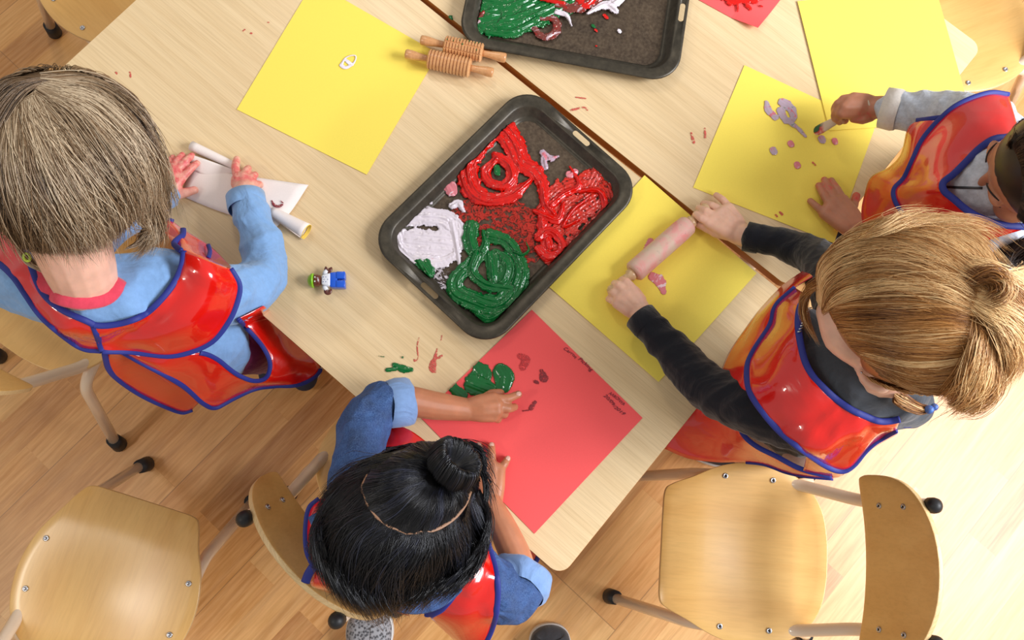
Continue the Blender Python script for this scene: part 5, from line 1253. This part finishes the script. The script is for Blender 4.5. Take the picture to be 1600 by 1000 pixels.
# ------------------------------------------------------------------ red-haired child at the right, rolling
def child_right():
    t = person((at(1260, 640, 0.46).x, at(1260, 640, 0.46).y, 0), 'child with reddish blond hair, black sleeves and red apron holding the rolling pin')
    Mh = head_frame(at(1418, 492, 0.915), Vector((-1.3, -0.05, -0.95)), Vector((-0.25, -0.1, 1)))
    z = TZ+0.0125
    bm = bmesh.new(); add_head(bm, Mh, 1.08)
    blob_chain(bm, [Mh @ Vector((0, -0.03, -0.03)), A(1375, 575, 0.82), A(1350, 590, 0.77)], [0.05, 0.043, 0.048], 4)
    blob_chain(bm, [A(1302, 488, .878), A(1316, 528, .872), A(1347, 560, .868)], [0.021, 0.023, 0.016], 4)
    blob_chain(bm, [A(1345, 581, .872), A(1353, 596, .876), A(1368, 607, .880), A(1382, 607, .884), A(1388, 596, .886)], [0.0058, 0.005, 0.005, 0.006, 0.005], 3)
    blob_chain(bm, [A(1350, 582, .872), A(1372, 596, .876)], [0.006, 0.010]); blob_chain(bm, [A(1372, 592, .872), A(1382, 598, .876)], [0.008, 0.008])
    hp = A(1255, 640, 0.45)
    blob_chain(bm, [A(1345, 590, 0.75), A(1310, 610, 0.62), hp], [0.06, 0.062, 0.06], 4)
    blob_chain(bm, [A(1325, 480, 0.745), A(1350, 585, 0.765), A(1270, 660, 0.745)], [0.03, 0.036, 0.03], 4)
    blob_chain(bm, [A(1320, 480, 0.745), A(1275, 402, 0.63), A(1190, 373, 0.572), A(1162, 368, 0.562)], [0.028, 0.023, 0.019, 0.0185], 4)
    blob_chain(bm, [A(1260, 665, 0.745), A(1098, 600, 0.61), A(1020, 518, 0.572), A(1003, 494, 0.562)], [0.028, 0.023, 0.019, 0.0185], 4)
    # far hand over the end of the pin
    palm(bm, (1156, 366, z+0.014), [(1138, 325, z+0.012), (1129, 330, z+0.018), (1118, 338, z+0.021), (1108, 348, z+0.020)], 0.0118, (1118, 362, z+0.010))
    finger(bm, [(1139, 324, z+0.010), (1129, 312, z+0.008), (1119, 305, z-0.003)], 0.0070, 0.0055)
    finger(bm, [(1129, 330, z+0.016), (1112, 321, z+0.014), (1099, 318, z+0.002)], 0.0075, 0.0058)
    finger(bm, [(1118, 338, z+0.020), (1103, 330, z+0.020), (1092, 325, z+0.008)], 0.0078, 0.006)
    finger(bm, [(1108, 347, z+0.020), (1096, 341, z+0.022), (1087, 335, z+0.014)], 0.0078, 0.006)
    finger(bm, [(1120, 364, z+0.008), (1104, 356, z+0.006), (1092, 351, z+0.004)], 0.0088, 0.0066)
    # near hand wrapped round the handle
    palm(bm, (1001, 488, z+0.012), [(986, 452, z+0.023), (976, 457, z+0.024), (969, 465, z+0.020), (965, 474, z+0.014)], 0.0120)
    finger(bm, [(988, 451, z+0.024), (979, 441, z+0.024), (972, 437, z+0.012)], 0.0080, 0.0062)
    finger(bm, [(977, 455, z+0.024), (967, 446, z+0.021), (960, 443, z+0.008)], 0.0080, 0.0063)
    finger(bm, [(969, 464, z+0.020), (959, 457, z+0.016), (954, 455, z+0.003)], 0.0076, 0.006)
    finger(bm, [(965, 474, z+0.013), (956, 469, z+0.008), (951, 467, z-0.001)], 0.0072, 0.0058)
    finger(bm, [(1002, 468, z+0.010), (993, 455, z+0.004), (985, 448, z+0.0)], 0.0088, 0.0068)
    tb = bmesh.new()
    for s in (-1, 1):
        h = hp+Vector((-0.62, 0.76, 0)).normalized()*0.05*s; kn = Vector((h.x, h.y, 0.25)); an = Vector((h.x+0.01, h.y+0.005, 0.05)); toe = an+Vector((-0.075, -0.05, -0.02))
        leg_and_shoe(bm, h, kn, an, toe, t, tb); kid_shoe(t, an, toe, SHOE, SOLE)
    st = [(A(1275, 520, 0.85)-t.location, 0.0001, 0)]
    sk = skin_mat('pale_skin', (240, 192, 166)); body = rel(remesh('body', bm, 0.0019, sk, t, 3), t)
    tr = rel(remesh('trousers', tb, 0.005, cloth('grey_trousers', (150, 120, 108)), t, 4), t)
    blk = cloth('black_jersey', (22, 24, 32)); gry = cloth('charcoal_jersey', (70, 74, 80))
    sb = bmesh.new()
    blob_chain(sb, [A(1345, 590, 0.735), A(1330, 600, 0.67), A(1295, 620, 0.57), hp], [0.072, 0.084, 0.084, 0.090], 5)
    blob_chain(sb, [A(1322, 490, 0.742), A(1345, 540, 0.758), A(1350, 590, 0.762), A(1315, 630, 0.757), A(1270, 660, 0.742)], [0.046, 0.05, 0.052, 0.051, 0.047], 4)
    blob_chain(sb, [A(1322, 488, 0.742), A(1290, 420, 0.665), A(1262, 396, 0.62), A(1215, 379, 0.588), A(1178, 372, 0.573)], [0.044, 0.036, 0.031, 0.0265, 0.0235], 5)
    blob_chain(sb, [A(1268, 662, 0.742), A(1185, 640, 0.69), A(1105, 604, 0.625), A(1052, 548, 0.588), A(1010, 506, 0.574)], [0.046, 0.043, 0.038, 0.032, 0.0258], 5)
    top = rel(remesh('black_top', sb, 0.003, blk, t, 4, disp=folds(0.0032, 72, 27)), t)
    for a, b, r in ((A(1182, 373, 0.574), A(1165, 369, 0.569), 0.0250), (A(1012, 508, 0.575), A(1000, 494, 0.569), 0.0268)):
        cb = bmesh.new(); d = (b-a).normalized(); tube_bm(cb, [a-d*0.006, a, b, b+d*0.0005, b-d*0.003], [r*0.96, r, r, r*0.9, r*0.78], 28, caps=False); rel(mk('cuff', cb, blk, top), t)
    # charcoal vest with a high collar
    vb = bmesh.new(); blob_chain(vb, [A(1262, 520, 0.752), A(1300, 560, 0.772), A(1345, 590, 0.785), A(1400, 610, 0.785)], [0.034, 0.050, 0.058, 0.045], 5)
    blob_chain(vb, [A(1290, 600, 0.745), A(1360, 625, 0.765), A(1420, 632, 0.755)], [0.03, 0.045, 0.034], 4)
    vest = rel(remesh('charcoal_vest', vb, 0.003, gry, t, 4, disp=folds(0.003, 60, 29)), t)
    zb = bmesh.new()
    for i in range(9):
        a = A(1249+i*2.0, 518-i*4.6, 0.815); bmesh.ops.create_cube(zb, size=1, matrix=Matrix.Translation(a) @ Matrix.Rotation(0.9+0.1*(i % 2), 4, 'Z') @ Matrix.Diagonal((0.0055, 0.0016, 0.0016, 1)))
    rel(mk('zip', zb, M['chrome'], vest), t)
    bv = bvh_of([top, vest, tr])
    Q1 = [((1262, 462), (1243, 450)), ((1250, 480), (1213, 478)), ((1247, 505), (1204, 508)), ((1250, 532), (1180, 545)), ((1258, 565), (1168, 573)), ((1270, 588), (1171, 610)), ((1287, 606), (1192, 644)), ((1308, 625), (1222, 678)), ((1330, 640), (1261, 708)), ((1352, 650), (1299, 732)), ((1373, 658), (1327, 732)), ((1391, 658), (1360, 696)), ((1406, 655), (1400, 672))]
    zi = [.79, .80, .81, .815, .815, .815, .815, .81, .805, .80, .79, .785, .78]; zo = [.72, .71, .70, .70, .72, .75, .76, .75, .72, .69, .69, .71, .74]
    an, g = drape('apron', [[(p[0], p[1], a), ((p[0]+q[0])/2, (p[1]+q[1])/2, (a+b)/2+0.012), (q[0], q[1], b)] for (p, q), a, b in zip(Q1, zi, zo)], M['vinyl'], t, bv, 0.007, wr=0.004, seed=33)
    rel_b(binding(gcol(g, 0), t, M['bind'], 0.0046), t, an); rel_b(binding(gcol(g, -1), t, M['bind'], 0.0046), t, an)
    Q2 = [((1285, 425, .70), (1300, 398, .66)), ((1243, 449, .71), (1233, 438, .65)), ((1213, 477, .70), (1190, 480, .63)), ((1204, 507, .695), (1160, 520, .62)), ((1180, 544, .695), (1138, 553, .62)), ((1168, 572, .71), (1122, 590, .62)), ((1170, 608, .72), (1100, 630, .58)), ((1190, 642, .72), (1130, 655, .56))]
    a2, g2 = drape('apron_panel', [[p, ((p[0]+q[0])/2, (p[1]+q[1])/2, (p[2]+q[2])/2+0.01), q] for p, q in Q2], M['vinyl'], t, None, 0.007, seed=35, wr=0.003)
    Q3 = [((1100, 610, .55), (1036, 700, .44)), ((1125, 640, .56), (1075, 716, .44)), ((1150, 655, .58), (1120, 722, .46)), ((1162, 680, .59), (1160, 722, .50)), ((1183, 698, .60), (1195, 726, .53)), ((1213, 713, .61), (1228, 738, .56)), ((1252, 733, .62), (1258, 744, .60)), ((1300, 745, .63), (1302, 748, .62))]
    a3, g3 = drape('apron_panel', [[p, ((p[0]+q[0])/2, (p[1]+q[1])/2, (p[2]+q[2])/2+0.006), q] for p, q in Q3], M['vinyl'], t, None, 0.007, seed=36, wr=0.003)
    n3 = len(g3); rel_b(binding(gcol(g3, 0)[int(n3*0.28):], t, M['bind'], 0.004), t, an); rel_b(binding(gcol(g3, -1)[int(n3*0.45):], t, M['bind'], 0.003), t, an)
    a4, g4 = drape('apron_panel', [[(1261, 708, .71), (1255, 735, .62)], [(1299, 732, .68), (1300, 746, .62)], [(1327, 732, .68), (1322, 738, .64)], [(1360, 696, .70), (1362, 702, .66)], [(1400, 672, .73), (1402, 678, .70)]], M['vinyl'], t, None, 0.007, seed=37, wr=0.001)
    a5, g5 = drape('apron_tie', [[(1405, 655, .775), (1412, 668, .77)], [(1425, 645, .775), (1424, 668, .76)], [(1450, 630, .77), (1432, 662, .75)], [(1455, 640, .76), (1440, 658, .74)]], M['bind'], t, None, 0.007, seed=38, wr=0.002)
    for a in (a2, a3, a4, a5): a.parent = an
    # hair: swept from the forehead and temple to a twist at the crown, braid under the ear
    E = head_ellipsoid(Mh, 1.08, 0.016, 1.06)
    hub = (1520, 470)
    fan = [[(1297, 480), (1335, 470), (1400, 470), (1470, 478), (1525, 490)], [(1306, 505), (1345, 502), (1410, 505), (1480, 508), (1535, 515)], [(1326, 535), (1365, 538), (1420, 545), (1490, 545), (1540, 535)], [(1352, 562), (1390, 570), (1440, 585), (1500, 580), (1545, 555)], [(1378, 584), (1412, 600), (1460, 612), (1515, 605), (1552, 575)]]
    gr = [dict(g=fan, n=4200, lift=0.004, clift=0.002, spread=0.003, tone=0.33, tv=0.5, cl=12, r=0.0006, start=0.5)]
    fan2 = [[(1286, 486), (1330, 462), (1400, 455), (1470, 465), (1522, 482)], [(1283, 478), (1305, 440), (1365, 418), (1440, 425), (1512, 462)], [(1276, 470), (1290, 410), (1355, 375), (1450, 385), (1530, 440)], [(1290, 440), (1330, 378), (1400, 360), (1490, 375), (1560, 430)], [(1300, 430), (1345, 370), (1430, 355), (1520, 372), (1580, 440)]]
    gr.append(dict(g=fan2, n=4200, lift=0.008, clift=0.006, spread=0.004, wave=0.003, tone=0.72, tv=0.5, fly=0.06, cl=12, r=0.0006, start=0.4))
    gr.append(dict(g=[[(1283, 482), (1330, 440), (1410, 430), (1480, 445), (1525, 470)], [(1284, 478), (1310, 425), (1400, 405), (1480, 425), (1530, 460)]], n=1500, lift=0.007, spread=0.004, tone=0.5, tv=0.6))
    gr.append(dict(g=[[(1500, 400), (1545, 420), (1585, 460), (1598, 510), (1580, 560)], [(1520, 450), (1555, 465), (1580, 500), (1582, 545), (1560, 590)], [(1525, 480), (1545, 500), (1560, 535), (1555, 575), (1520, 615)]], n=2600, lift=0.012, clift=0.01, spread=0.006, wave=0.006, tone=0.6, tv=0.7, fly=0.12, cl=8))
    gr.append(dict(g=[[(1545, 540), (1520, 575), (1495, 600), (1500, 625)], [(1560, 560), (1545, 600), (1510, 625), (1480, 632)], [(1530, 500), (1508, 540), (1485, 590), (1480, 620)]], n=1300, lift=0.016, clift=0.01, spread=0.005, wave=0.005, tone=0.5, tv=0.7, fly=0.1))
    gr.append(dict(g=[[(1535, 430), (1548, 450), (1545, 475), (1525, 485)], [(1500, 440), (1520, 432), (1545, 440), (1552, 470)]], n=700, lift=0.022, clift=0.012, spread=0.004, tone=0.45, tv=0.6))
    gr.append(dict(g=[[(1400, 605, 0.85), (1420, 620, 0.85), (1440, 632, 0.84), (1458, 636, 0.83)], [(1395, 630, 0.84), (1410, 632, 0.84), (1435, 640, 0.835), (1455, 640, 0.83)]], n=500, spread=0.003, tone=0.5, tv=0.7, wave=0.003))
    gr.append(dict(g=[[(1290, 440), (1268, 460, 0.88), (1262, 495, 0.86), (1285, 545, 0.85)], [(1298, 430), (1262, 450, 0.88), (1256, 490, 0.86), (1270, 530, 0.85)]], n=90, spread=0.004, tone=0.6, wave=0.004, r=0.0005))
    gr.append(dict(g=[[(1330, 380), (1360, 358, 1.0), (1400, 348, 1.0), (1450, 345, 1.0)], [(1420, 358), (1470, 352, 1.0), (1540, 362, 1.0), (1590, 400, 1.0)]], n=260, spread=0.008, tone=0.85, fly=0.6, wave=0.008, r=0.0004))
    S, tn, rd = guides_to_strands(E, gr, 41)
    keep = lambda d: d.y < 0.15 or (d.y < 0.7 and d.z > 0.40)
    S, tn, rd = far_strands(E, keep, 4000, 63, S, tn, rd, 0.5, 0.5)
    face_details(t, Mh, 1.08, plain('ginger_brow', (150, 104, 66), 0.6), plain('pink_lip', (214, 128, 120), 0.45))
    cap = cap_mesh(E, keep, 0.955, 44, 0.28)
    strand_mesh('hair', S, rd, hair_mat('reddish_blond_hair', (104, 58, 22), (186, 128, 66), (252, 216, 158), 0.36), t, tn, cap)
    for c, r in ((A(1452, 640, .842), 0.006), (A(1460, 636, .84), 0.005)):
        b = bmesh.new(); bmesh.ops.create_icosphere(b, subdivisions=2, radius=r, matrix=Matrix.Translation(c)); rel(mk('hair_tie', b, plain('blue_band', (60, 100, 170), 0.5), t), t)
    b = bmesh.new(); e = Mh @ Vector((-0.078*1.08, 0.004, -0.030)); bmesh.ops.create_icosphere(b, subdivisions=2, radius=0.0016, matrix=Matrix.Translation(A(1346, 582, e.z+0.004))); rel(mk('ear_stud', b, M['chrome'], t), t)
    return t

# ------------------------------------------------------------------ child at the top right with the paint stick
def child_far():
    t = person((at(1470, 300, 0.46).x, at(1470, 300, 0.46).y, 0), 'child in grey sweater and red apron at the right edge, looking down')
    Mh = head_frame(at(1655, 268, 0.885), Vector((-0.72, -0.52, -0.52)), Vector((-0.35, -0.25, 1)))
    z = TZ+0.0125
    bm = bmesh.new(); add_head(bm, Mh, 1.0)
    blob_chain(bm, [Mh @ Vector((0, -0.03, -0.03)), A(1580, 290, 0.80), A(1565, 290, 0.76)], [0.046, 0.042, 0.048], 4)
    hp = A(1470, 310, 0.44); blob_chain(bm, [A(1560, 290, 0.74), A(1520, 300, 0.6), hp], [0.06, 0.062, 0.06], 4)
    blob_chain(bm, [A(1545, 190, 0.735), A(1565, 285, 0.755), A(1540, 395, 0.735)], [0.03, 0.036, 0.03], 4)
    blob_chain(bm, [A(1540, 190, 0.735), A(1475, 178, 0.67), A(1420, 172, 0.635), A(1380, 168, 0.615), A(1362, 168, 0.608)], [0.028, 0.025, 0.023, 0.0195, 0.0185], 4)
    blob_chain(bm, [A(1535, 395, 0.735), A(1450, 440, 0.63), A(1380, 398, 0.572), A(1346, 366, 0.558)], [0.028, 0.025, 0.022, 0.0185], 4)
    # flat hand on the paper
    palm(bm, (1342, 362, z+0.008), [(1288, 334, z+0.003), (1296, 320, z+0.005), (1305, 313, z+0.006), (1317, 312, z+0.005)], 0.0118, (1330, 332, z))
    finger(bm, [(1288, 334, z+0.002), (1276, 323, z+0.002), (1266, 314, z-0.004)], 0.0070, 0.0056)
    finger(bm, [(1296, 319, z+0.004), (1287, 304, z+0.004), (1279, 290, z-0.004)], 0.0077, 0.0060)
    finger(bm, [(1305, 312, z+0.004), (1296, 296, z+0.004), (1288, 281, z-0.004)], 0.0078, 0.0060)
    finger(bm, [(1317, 312, z+0.003), (1308, 296, z+0.003), (1299, 282, z-0.004)], 0.0076, 0.0058)
    finger(bm, [(1330, 334, z+0.001), (1334, 320, z), (1338, 306, z-0.003)], 0.0086, 0.0068)
    # fist round the stick
    zz = 0.598
    palm(bm, (1364, 168, zz+0.006), [(1334, 154, zz+0.014), (1326, 160, zz+0.016), (1319, 168, zz+0.014), (1314, 176, zz+0.008)], 0.0132)
    finger(bm, [(1336, 154, zz+0.014), (1318, 156, zz+0.010), (1312, 166, zz-0.008), (1326, 176, zz-0.016)], 0.0088, 0.0072)
    finger(bm, [(1328, 158, zz+0.014), (1310, 163, zz+0.008), (1306, 174, zz-0.010), (1320, 182, zz-0.018)], 0.0088, 0.0072)
    finger(bm, [(1322, 168, zz+0.012), (1308, 174, zz+0.004), (1306, 184, zz-0.012), (1320, 188, zz-0.020)], 0.0084, 0.0070)
    finger(bm, [(1318, 177, zz+0.006), (1308, 184, zz-0.004), (1312, 190, zz-0.016)], 0.0078, 0.0066)
    finger(bm, [(1360, 182, zz+0.002), (1348, 186, zz+0.004), (1334, 185, zz+0.002)], 0.0092, 0.0076)
    tb = bmesh.new()
    for s in (-1, 1):
        h = hp+Vector((-0.6, 0.8, 0))*0.05*s; kn = Vector((h.x, h.y, 0.25)); an = Vector((h.x+0.01, h.y, 0.05)); toe = an+Vector((-0.075, -0.04, -0.02))
        leg_and_shoe(bm, h, kn, an, toe, t, tb); kid_shoe(t, an, toe, SHOE, SOLE)
    st = [(A(1345, 178, zz)-t.location, 0.028, 0.35), (A(1338, 308, z)-t.location, 0.014, 1.0), (A(1290, 290, z)-t.location, 0.026, 0.25)]
    sk = skin_mat('tan_skin', (190, 128, 98), (216, 40, 52), st); body = rel(remesh('body', bm, 0.0019, sk, t, 3), t)
    tr = rel(remesh('trousers', tb, 0.005, cloth('navy_trousers', (44, 46, 66)), t, 4), t)
    gm = cloth('grey_marl', (196, 202, 214), vary=0.18); sb = bmesh.new()
    blob_chain(sb, [A(1560, 290, 0.735), A(1545, 292, 0.66), A(1510, 300, 0.57), hp], [0.070, 0.084, 0.084, 0.088], 5)
    blob_chain(sb, [A(1545, 195, 0.733), A(1562, 240, 0.75), A(1565, 290, 0.755), A(1555, 345, 0.75), A(1540, 392, 0.733)], [0.044, 0.05, 0.054, 0.05, 0.045], 4)
    blob_chain(sb, [A(1545, 193, 0.733), A(1505, 182, 0.70), A(1462, 176, 0.665), A(1425, 174, 0.642), A(1396, 172, 0.628)], [0.044, 0.039, 0.036, 0.0345, 0.031], 5)
    blob_chain(sb, [A(1540, 392, 0.733), A(1455, 440, 0.64), A(1400, 412, 0.59)], [0.044, 0.037, 0.03], 5)
    blob_chain(sb, [A(1478, 290, 0.755), A(1505, 287, 0.775), A(1540, 287, 0.795), A(1585, 290, 0.80)], [0.036, 0.044, 0.052, 0.056], 4)
    sw = rel(remesh('grey_sweater', sb, 0.003, gm, t, 4, disp=folds(0.0042, 70, 37)), t)
    cb = bmesh.new(); a, b = A(1400, 172, 0.630), A(1380, 168, 0.622); d = (b-a).normalized(); r = 0.0335
    tube_bm(cb, [a-d*0.006, a, b, b+d*0.0005, b-d*0.003], [r*0.97, r*1.03, r, r*0.9, r*0.75], 28, caps=False); rel(mk('cuff', cb, cloth('cream_rib', (226, 218, 210)), sw), t)
    zb = bmesh.new(); P = [ (1476, 292, .84), (1500, 293, .85), (1535, 294, .86)]; bvs = bvh_of([sw]); pp = pxpath([(x, y, .5) for x, y, _ in P], bvs, 0.001); tube_bm(zb, pp, 0.0018, 8, flat=(1, 0.5), up=[(CAM-p).normalized() for p in pp]); rel(mk('zip', zb, plain('dark_zip', (48, 48, 52), 0.4), sw), t)
    bv = bvh_of([sw, tr])
    N1 = [((1590, 200), (1576, 149)), ((1577, 213), (1545, 146)), ((1553, 217), (1501, 162)), ((1530, 232), (1472, 184)), ((1510, 252), (1443, 217)), ((1490, 272), (1426, 252)), ((1474, 285), (1413, 279)), ((1475, 298), (1398, 296)), ((1489, 310), (1400, 314)), ((1518, 333), (1414, 337)), ((1559, 350), (1427, 360)), ((1610, 355), (1460, 400))]
    zi = [.79, .81, .82, .82, .82, .82, .82, .82, .82, .82, .815, .80]; zo = [.76, .77, .765, .75, .73, .72, .70, .69, .69, .69, .70, .70]
    an, g = drape('apron', [[(p[0], p[1], a), ((p[0]+q[0])/2, (p[1]+q[1])/2, (a+b)/2+0.014), (q[0], q[1], b)] for (p, q), a, b in zip(N1, zi, zo)], M['vinyl'], t, bv, 0.007, wr=0.003, seed=43)
    rel_b(binding(gcol(g, 0)[3:], t, M['bind'], 0.0048), t, an); rel_b(binding(gcol(g, -1), t, M['bind'], 0.0048), t, an)
    N2 = [((1472, 184, .74), (1432, 189, .70)), ((1443, 217, .725), (1418, 202, .68)), ((1426, 252, .715), (1408, 240, .66)), ((1413, 279, .695), (1388, 262, .63)), ((1400, 293, .685), (1362, 276, .60)), ((1399, 313, .685), (1352, 300, .59)), ((1414, 337, .685), (1346, 335, .585)), ((1427, 360, .69), (1356, 366, .58)), ((1460, 400, .69), (1390, 410, .57))]
    a2, g2 = drape('apron_panel', [[p, ((p[0]+q[0])/2, (p[1]+q[1])/2, (p[2]+q[2])/2+0.01), q] for p, q in N2], M['vinyl'], t, bv, 0.007, seed=45, wr=0.003)
    rel_b(binding(g2[0], t, M['bind'], 0.0045), t, an); a2.parent = an
    face_details(t, Mh, 1.0, plain('dark_lash', (30, 18, 14), 0.6), plain('brown_lip', (160, 88, 76), 0.45))
    E = head_ellipsoid(Mh, 1.0, 0.015, 1.08)
    gr = [dict(g=[[(1575, 222), (1590, 200, .87), (1610, 190, .87), (1640, 190, .87)], [(1585, 235), (1600, 225), (1625, 215), (1660, 210)], [(1595, 260), (1620, 250), (1650, 245), (1690, 240)], [(1598, 300), (1620, 305), (1650, 310), (1690, 310)], [(1590, 340), (1610, 350), (1640, 360), (1680, 350)]], n=2400, lift=0.006, tone=0.3, spread=0.004),
          dict(g=[[(1574, 225, .89), (1588, 212, .89), (1605, 202, .89)], [(1560, 232, .86), (1575, 222, .88), (1600, 210, .88)]], n=160, spread=0.002, tone=0.4),
          dict(g=[[(1600, 372, .80), (1570, 385, .78), (1540, 395, .77), (1500, 392, .76)], [(1640, 390, .80), (1600, 400, .78), (1550, 408, .77), (1510, 405, .76)]], n=500, spread=0.01, tone=0.3, wave=0.008, fly=0.2)]
    S, tn, rd = guides_to_strands(E, gr, 51)
    keep = lambda d: d.y < -0.1 or (d.y < 0.12 and d.z > 0.6)
    S, tn, rd = far_strands(E, keep, 9000, 64, S, tn, rd, 0.3, 0.45, thr=2)
    cap = cap_mesh(E, keep, 0.965, 36, 0.15)
    strand_mesh('hair', S, rd, hair_mat('dark_brown_hair', (30, 20, 16), (60, 40, 30), (110, 78, 58)), t, tn, cap)
    # the painted stick in the fist (held: a thing of its own)
    a, b = A(1272, 207, TZ+0.010), A(1358, 160, 0.622); L = (b-a).length
    sm = NT('pale_stick_wood'); v = sm.coord(); f = sm.noise(v, 60, 4); d0 = sm.n.new('ShaderNodeSeparateXYZ'); sm.lk(v, d0.inputs[0])
    mr = sm.node('ShaderNodeMapRange'); mr.inputs['From Min'].default_value = 0.014; mr.inputs['From Max'].default_value = 0.024; sm.lk(d0.outputs['X'], mr.inputs['Value'])
    pc = sm.ramp(f, [(0.40, s2l((24, 96, 60))), (0.5, s2l((70, 60, 48))), (0.56, s2l((206, 60, 58))), (0.66, s2l((220, 190, 180)))])
    sm.col(sm.mix(mr.outputs[0], pc, s2l((206, 186, 164)))); sm.rough(0.45)
    d = (b-a).normalized(); side = Vector((0, 0, 1)).cross(d).normalized(); up = d.cross(side)
    bm = bmesh.new(); n = 22; rows = []
    for x, wd, th in ((0, 0.003, 0.0012), (0.002, 0.0062, 0.0022), (0.006, 0.0085, 0.003), (0.016, 0.0088, 0.0034), (0.04, 0.0072, 0.0034), (L*0.7, 0.0066, 0.0034), (L, 0.0066, 0.0034), (L+0.001, 0.004, 0.002)):
        rows.append([bm.verts.new((x, math.cos(2*PI*k/n)*wd, math.sin(2*PI*k/n)*th)) for k in range(n)])
    for r0, r1 in zip(rows[:-1], rows[1:]):
        for k in range(n): bm.faces.new((r0[k], r0[(k+1) % n], r1[(k+1) % n], r1[k]))
    bm.faces.new(rows[0][::-1]); bm.faces.new(rows[-1])
    o = mk('paint_stick', bm, sm.m); o.matrix_world = Matrix(((d.x, side.x, up.x, a.x), (d.y, side.y, up.y, a.y), (d.z, side.z, up.z, a.z), (0, 0, 0, 1)))
    tagt(o, 'pale wooden stick with a green and red painted tip held in a fist', 'stick')
    return t
SHOE = plain('navy_canvas', (40, 44, 60), 0.8); SOLE = plain('white_sole', (210, 208, 204), 0.6)
child_left(); child_front(); child_right(); child_far()

# ------------------------------------------------------------------ adult shoes at the bottom edge
def big_shoe(toe_px, heel_px, width, upper, label, mesh=True):
    toe = at(*toe_px, 0.03); heel = at(*heel_px, 0.03); d = (toe-heel); d.z = 0; L = d.length; d.normalize()
    t = empty('shoe', ((toe+heel)/2).xy.to_3d(), math.atan2(d.y, d.x)-PI/2, label, 'shoe', 'adult shoes on the floor')
    prof = [(-0.5, 0.30), (-0.47, 0.36), (-0.3, 0.40), (-0.1, 0.38), (0.1, 0.42), (0.28, 0.50), (0.40, 0.46), (0.47, 0.32), (0.5, 0.12)]
    P = [(0, y*L, 0) for y, _ in prof]
    def loop(k, z): 
        pts = [(w*width*k, y*L*(0.5+0.5*k if abs(y) > 0.45 else 1)) for y, w in prof]; o = pts+[(-x, y) for x, y in pts[::-1]]
        c = catmull([(x, y, z) for x, y in o], 4, True); return c
    bm = bmesh.new(); rows = [[bm.verts.new(p) for p in loop(k, z)] for k, z in ((0.97, 0.0), (1.0, 0.004), (1.0, 0.024), (0.985, 0.028))]
    for a, b in zip(rows[:-1], rows[1:]):
        for k in range(len(a)): bm.faces.new((a[k], a[(k+1) % len(a)], b[(k+1) % len(a)], b[k]))
    bm.faces.new(rows[0][::-1]); bm.faces.new(rows[-1]); mk('sole', bm, SOLE, t)
    bm = bmesh.new(); rows = []
    for k, f in ((0.95, 0.0), (0.95, 0.25), (0.88, 0.55), (0.72, 0.82), (0.45, 0.97), (0.15, 1.0)):
        r = []
        for p in loop(k, 0):
            yn = p.y/L; top = 0.045 if yn > 0.2 else 0.045+0.055*min(1, (0.2-yn)/0.35)
            r.append(bm.verts.new((p.x, p.y*(1 if k > 0.9 else 0.9+0.1*k), 0.026+(top-0.026+0.02)*f)))
        rows.append(r)
    for a, b in zip(rows[:-1], rows[1:]):
        for k in range(len(a)): bm.faces.new((a[k], a[(k+1) % len(a)], b[(k+1) % len(a)], b[k]))
    bm.faces.new(rows[-1]); mk('upper', bm, upper, t)
    for i in range(4):
        y = L*(0.05-0.045*i); bm = bmesh.new(); zt = 0.068+0.012*i
        tube_bm(bm, [(-width*0.22, y, zt-0.008), (0, y+0.004, zt+0.004), (width*0.22, y, zt-0.008)], 0.0028, 8, flat=(1.3, 0.6), up=Vector((0, 0, 1))); mk('lace', bm, SOLE, t)
    return t
def mesh_mat():
    t = NT('grey_mesh_fabric'); v = t.coord((1, 1, 1), (0, 0, PI/4)); ch = t.node('ShaderNodeTexVoronoi', Scale=170.0); t.lk(v, ch.inputs['Vector'])
    t.col(t.ramp(ch.outputs['Distance'], [(0.25, s2l((70, 70, 74))), (0.6, s2l((150, 150, 154)))])); t.rough(0.8); return t.m
big_shoe((578, 952), (572, 1140), 0.098, mesh_mat(), 'grey mesh running shoe at the bottom edge, toe under the occupied chair')
big_shoe((858, 975), (868, 1150), 0.088, cloth('charcoal_suede', (62, 62, 66)), 'dark charcoal shoe with a pale rim at the bottom edge, right of the denim cuff')
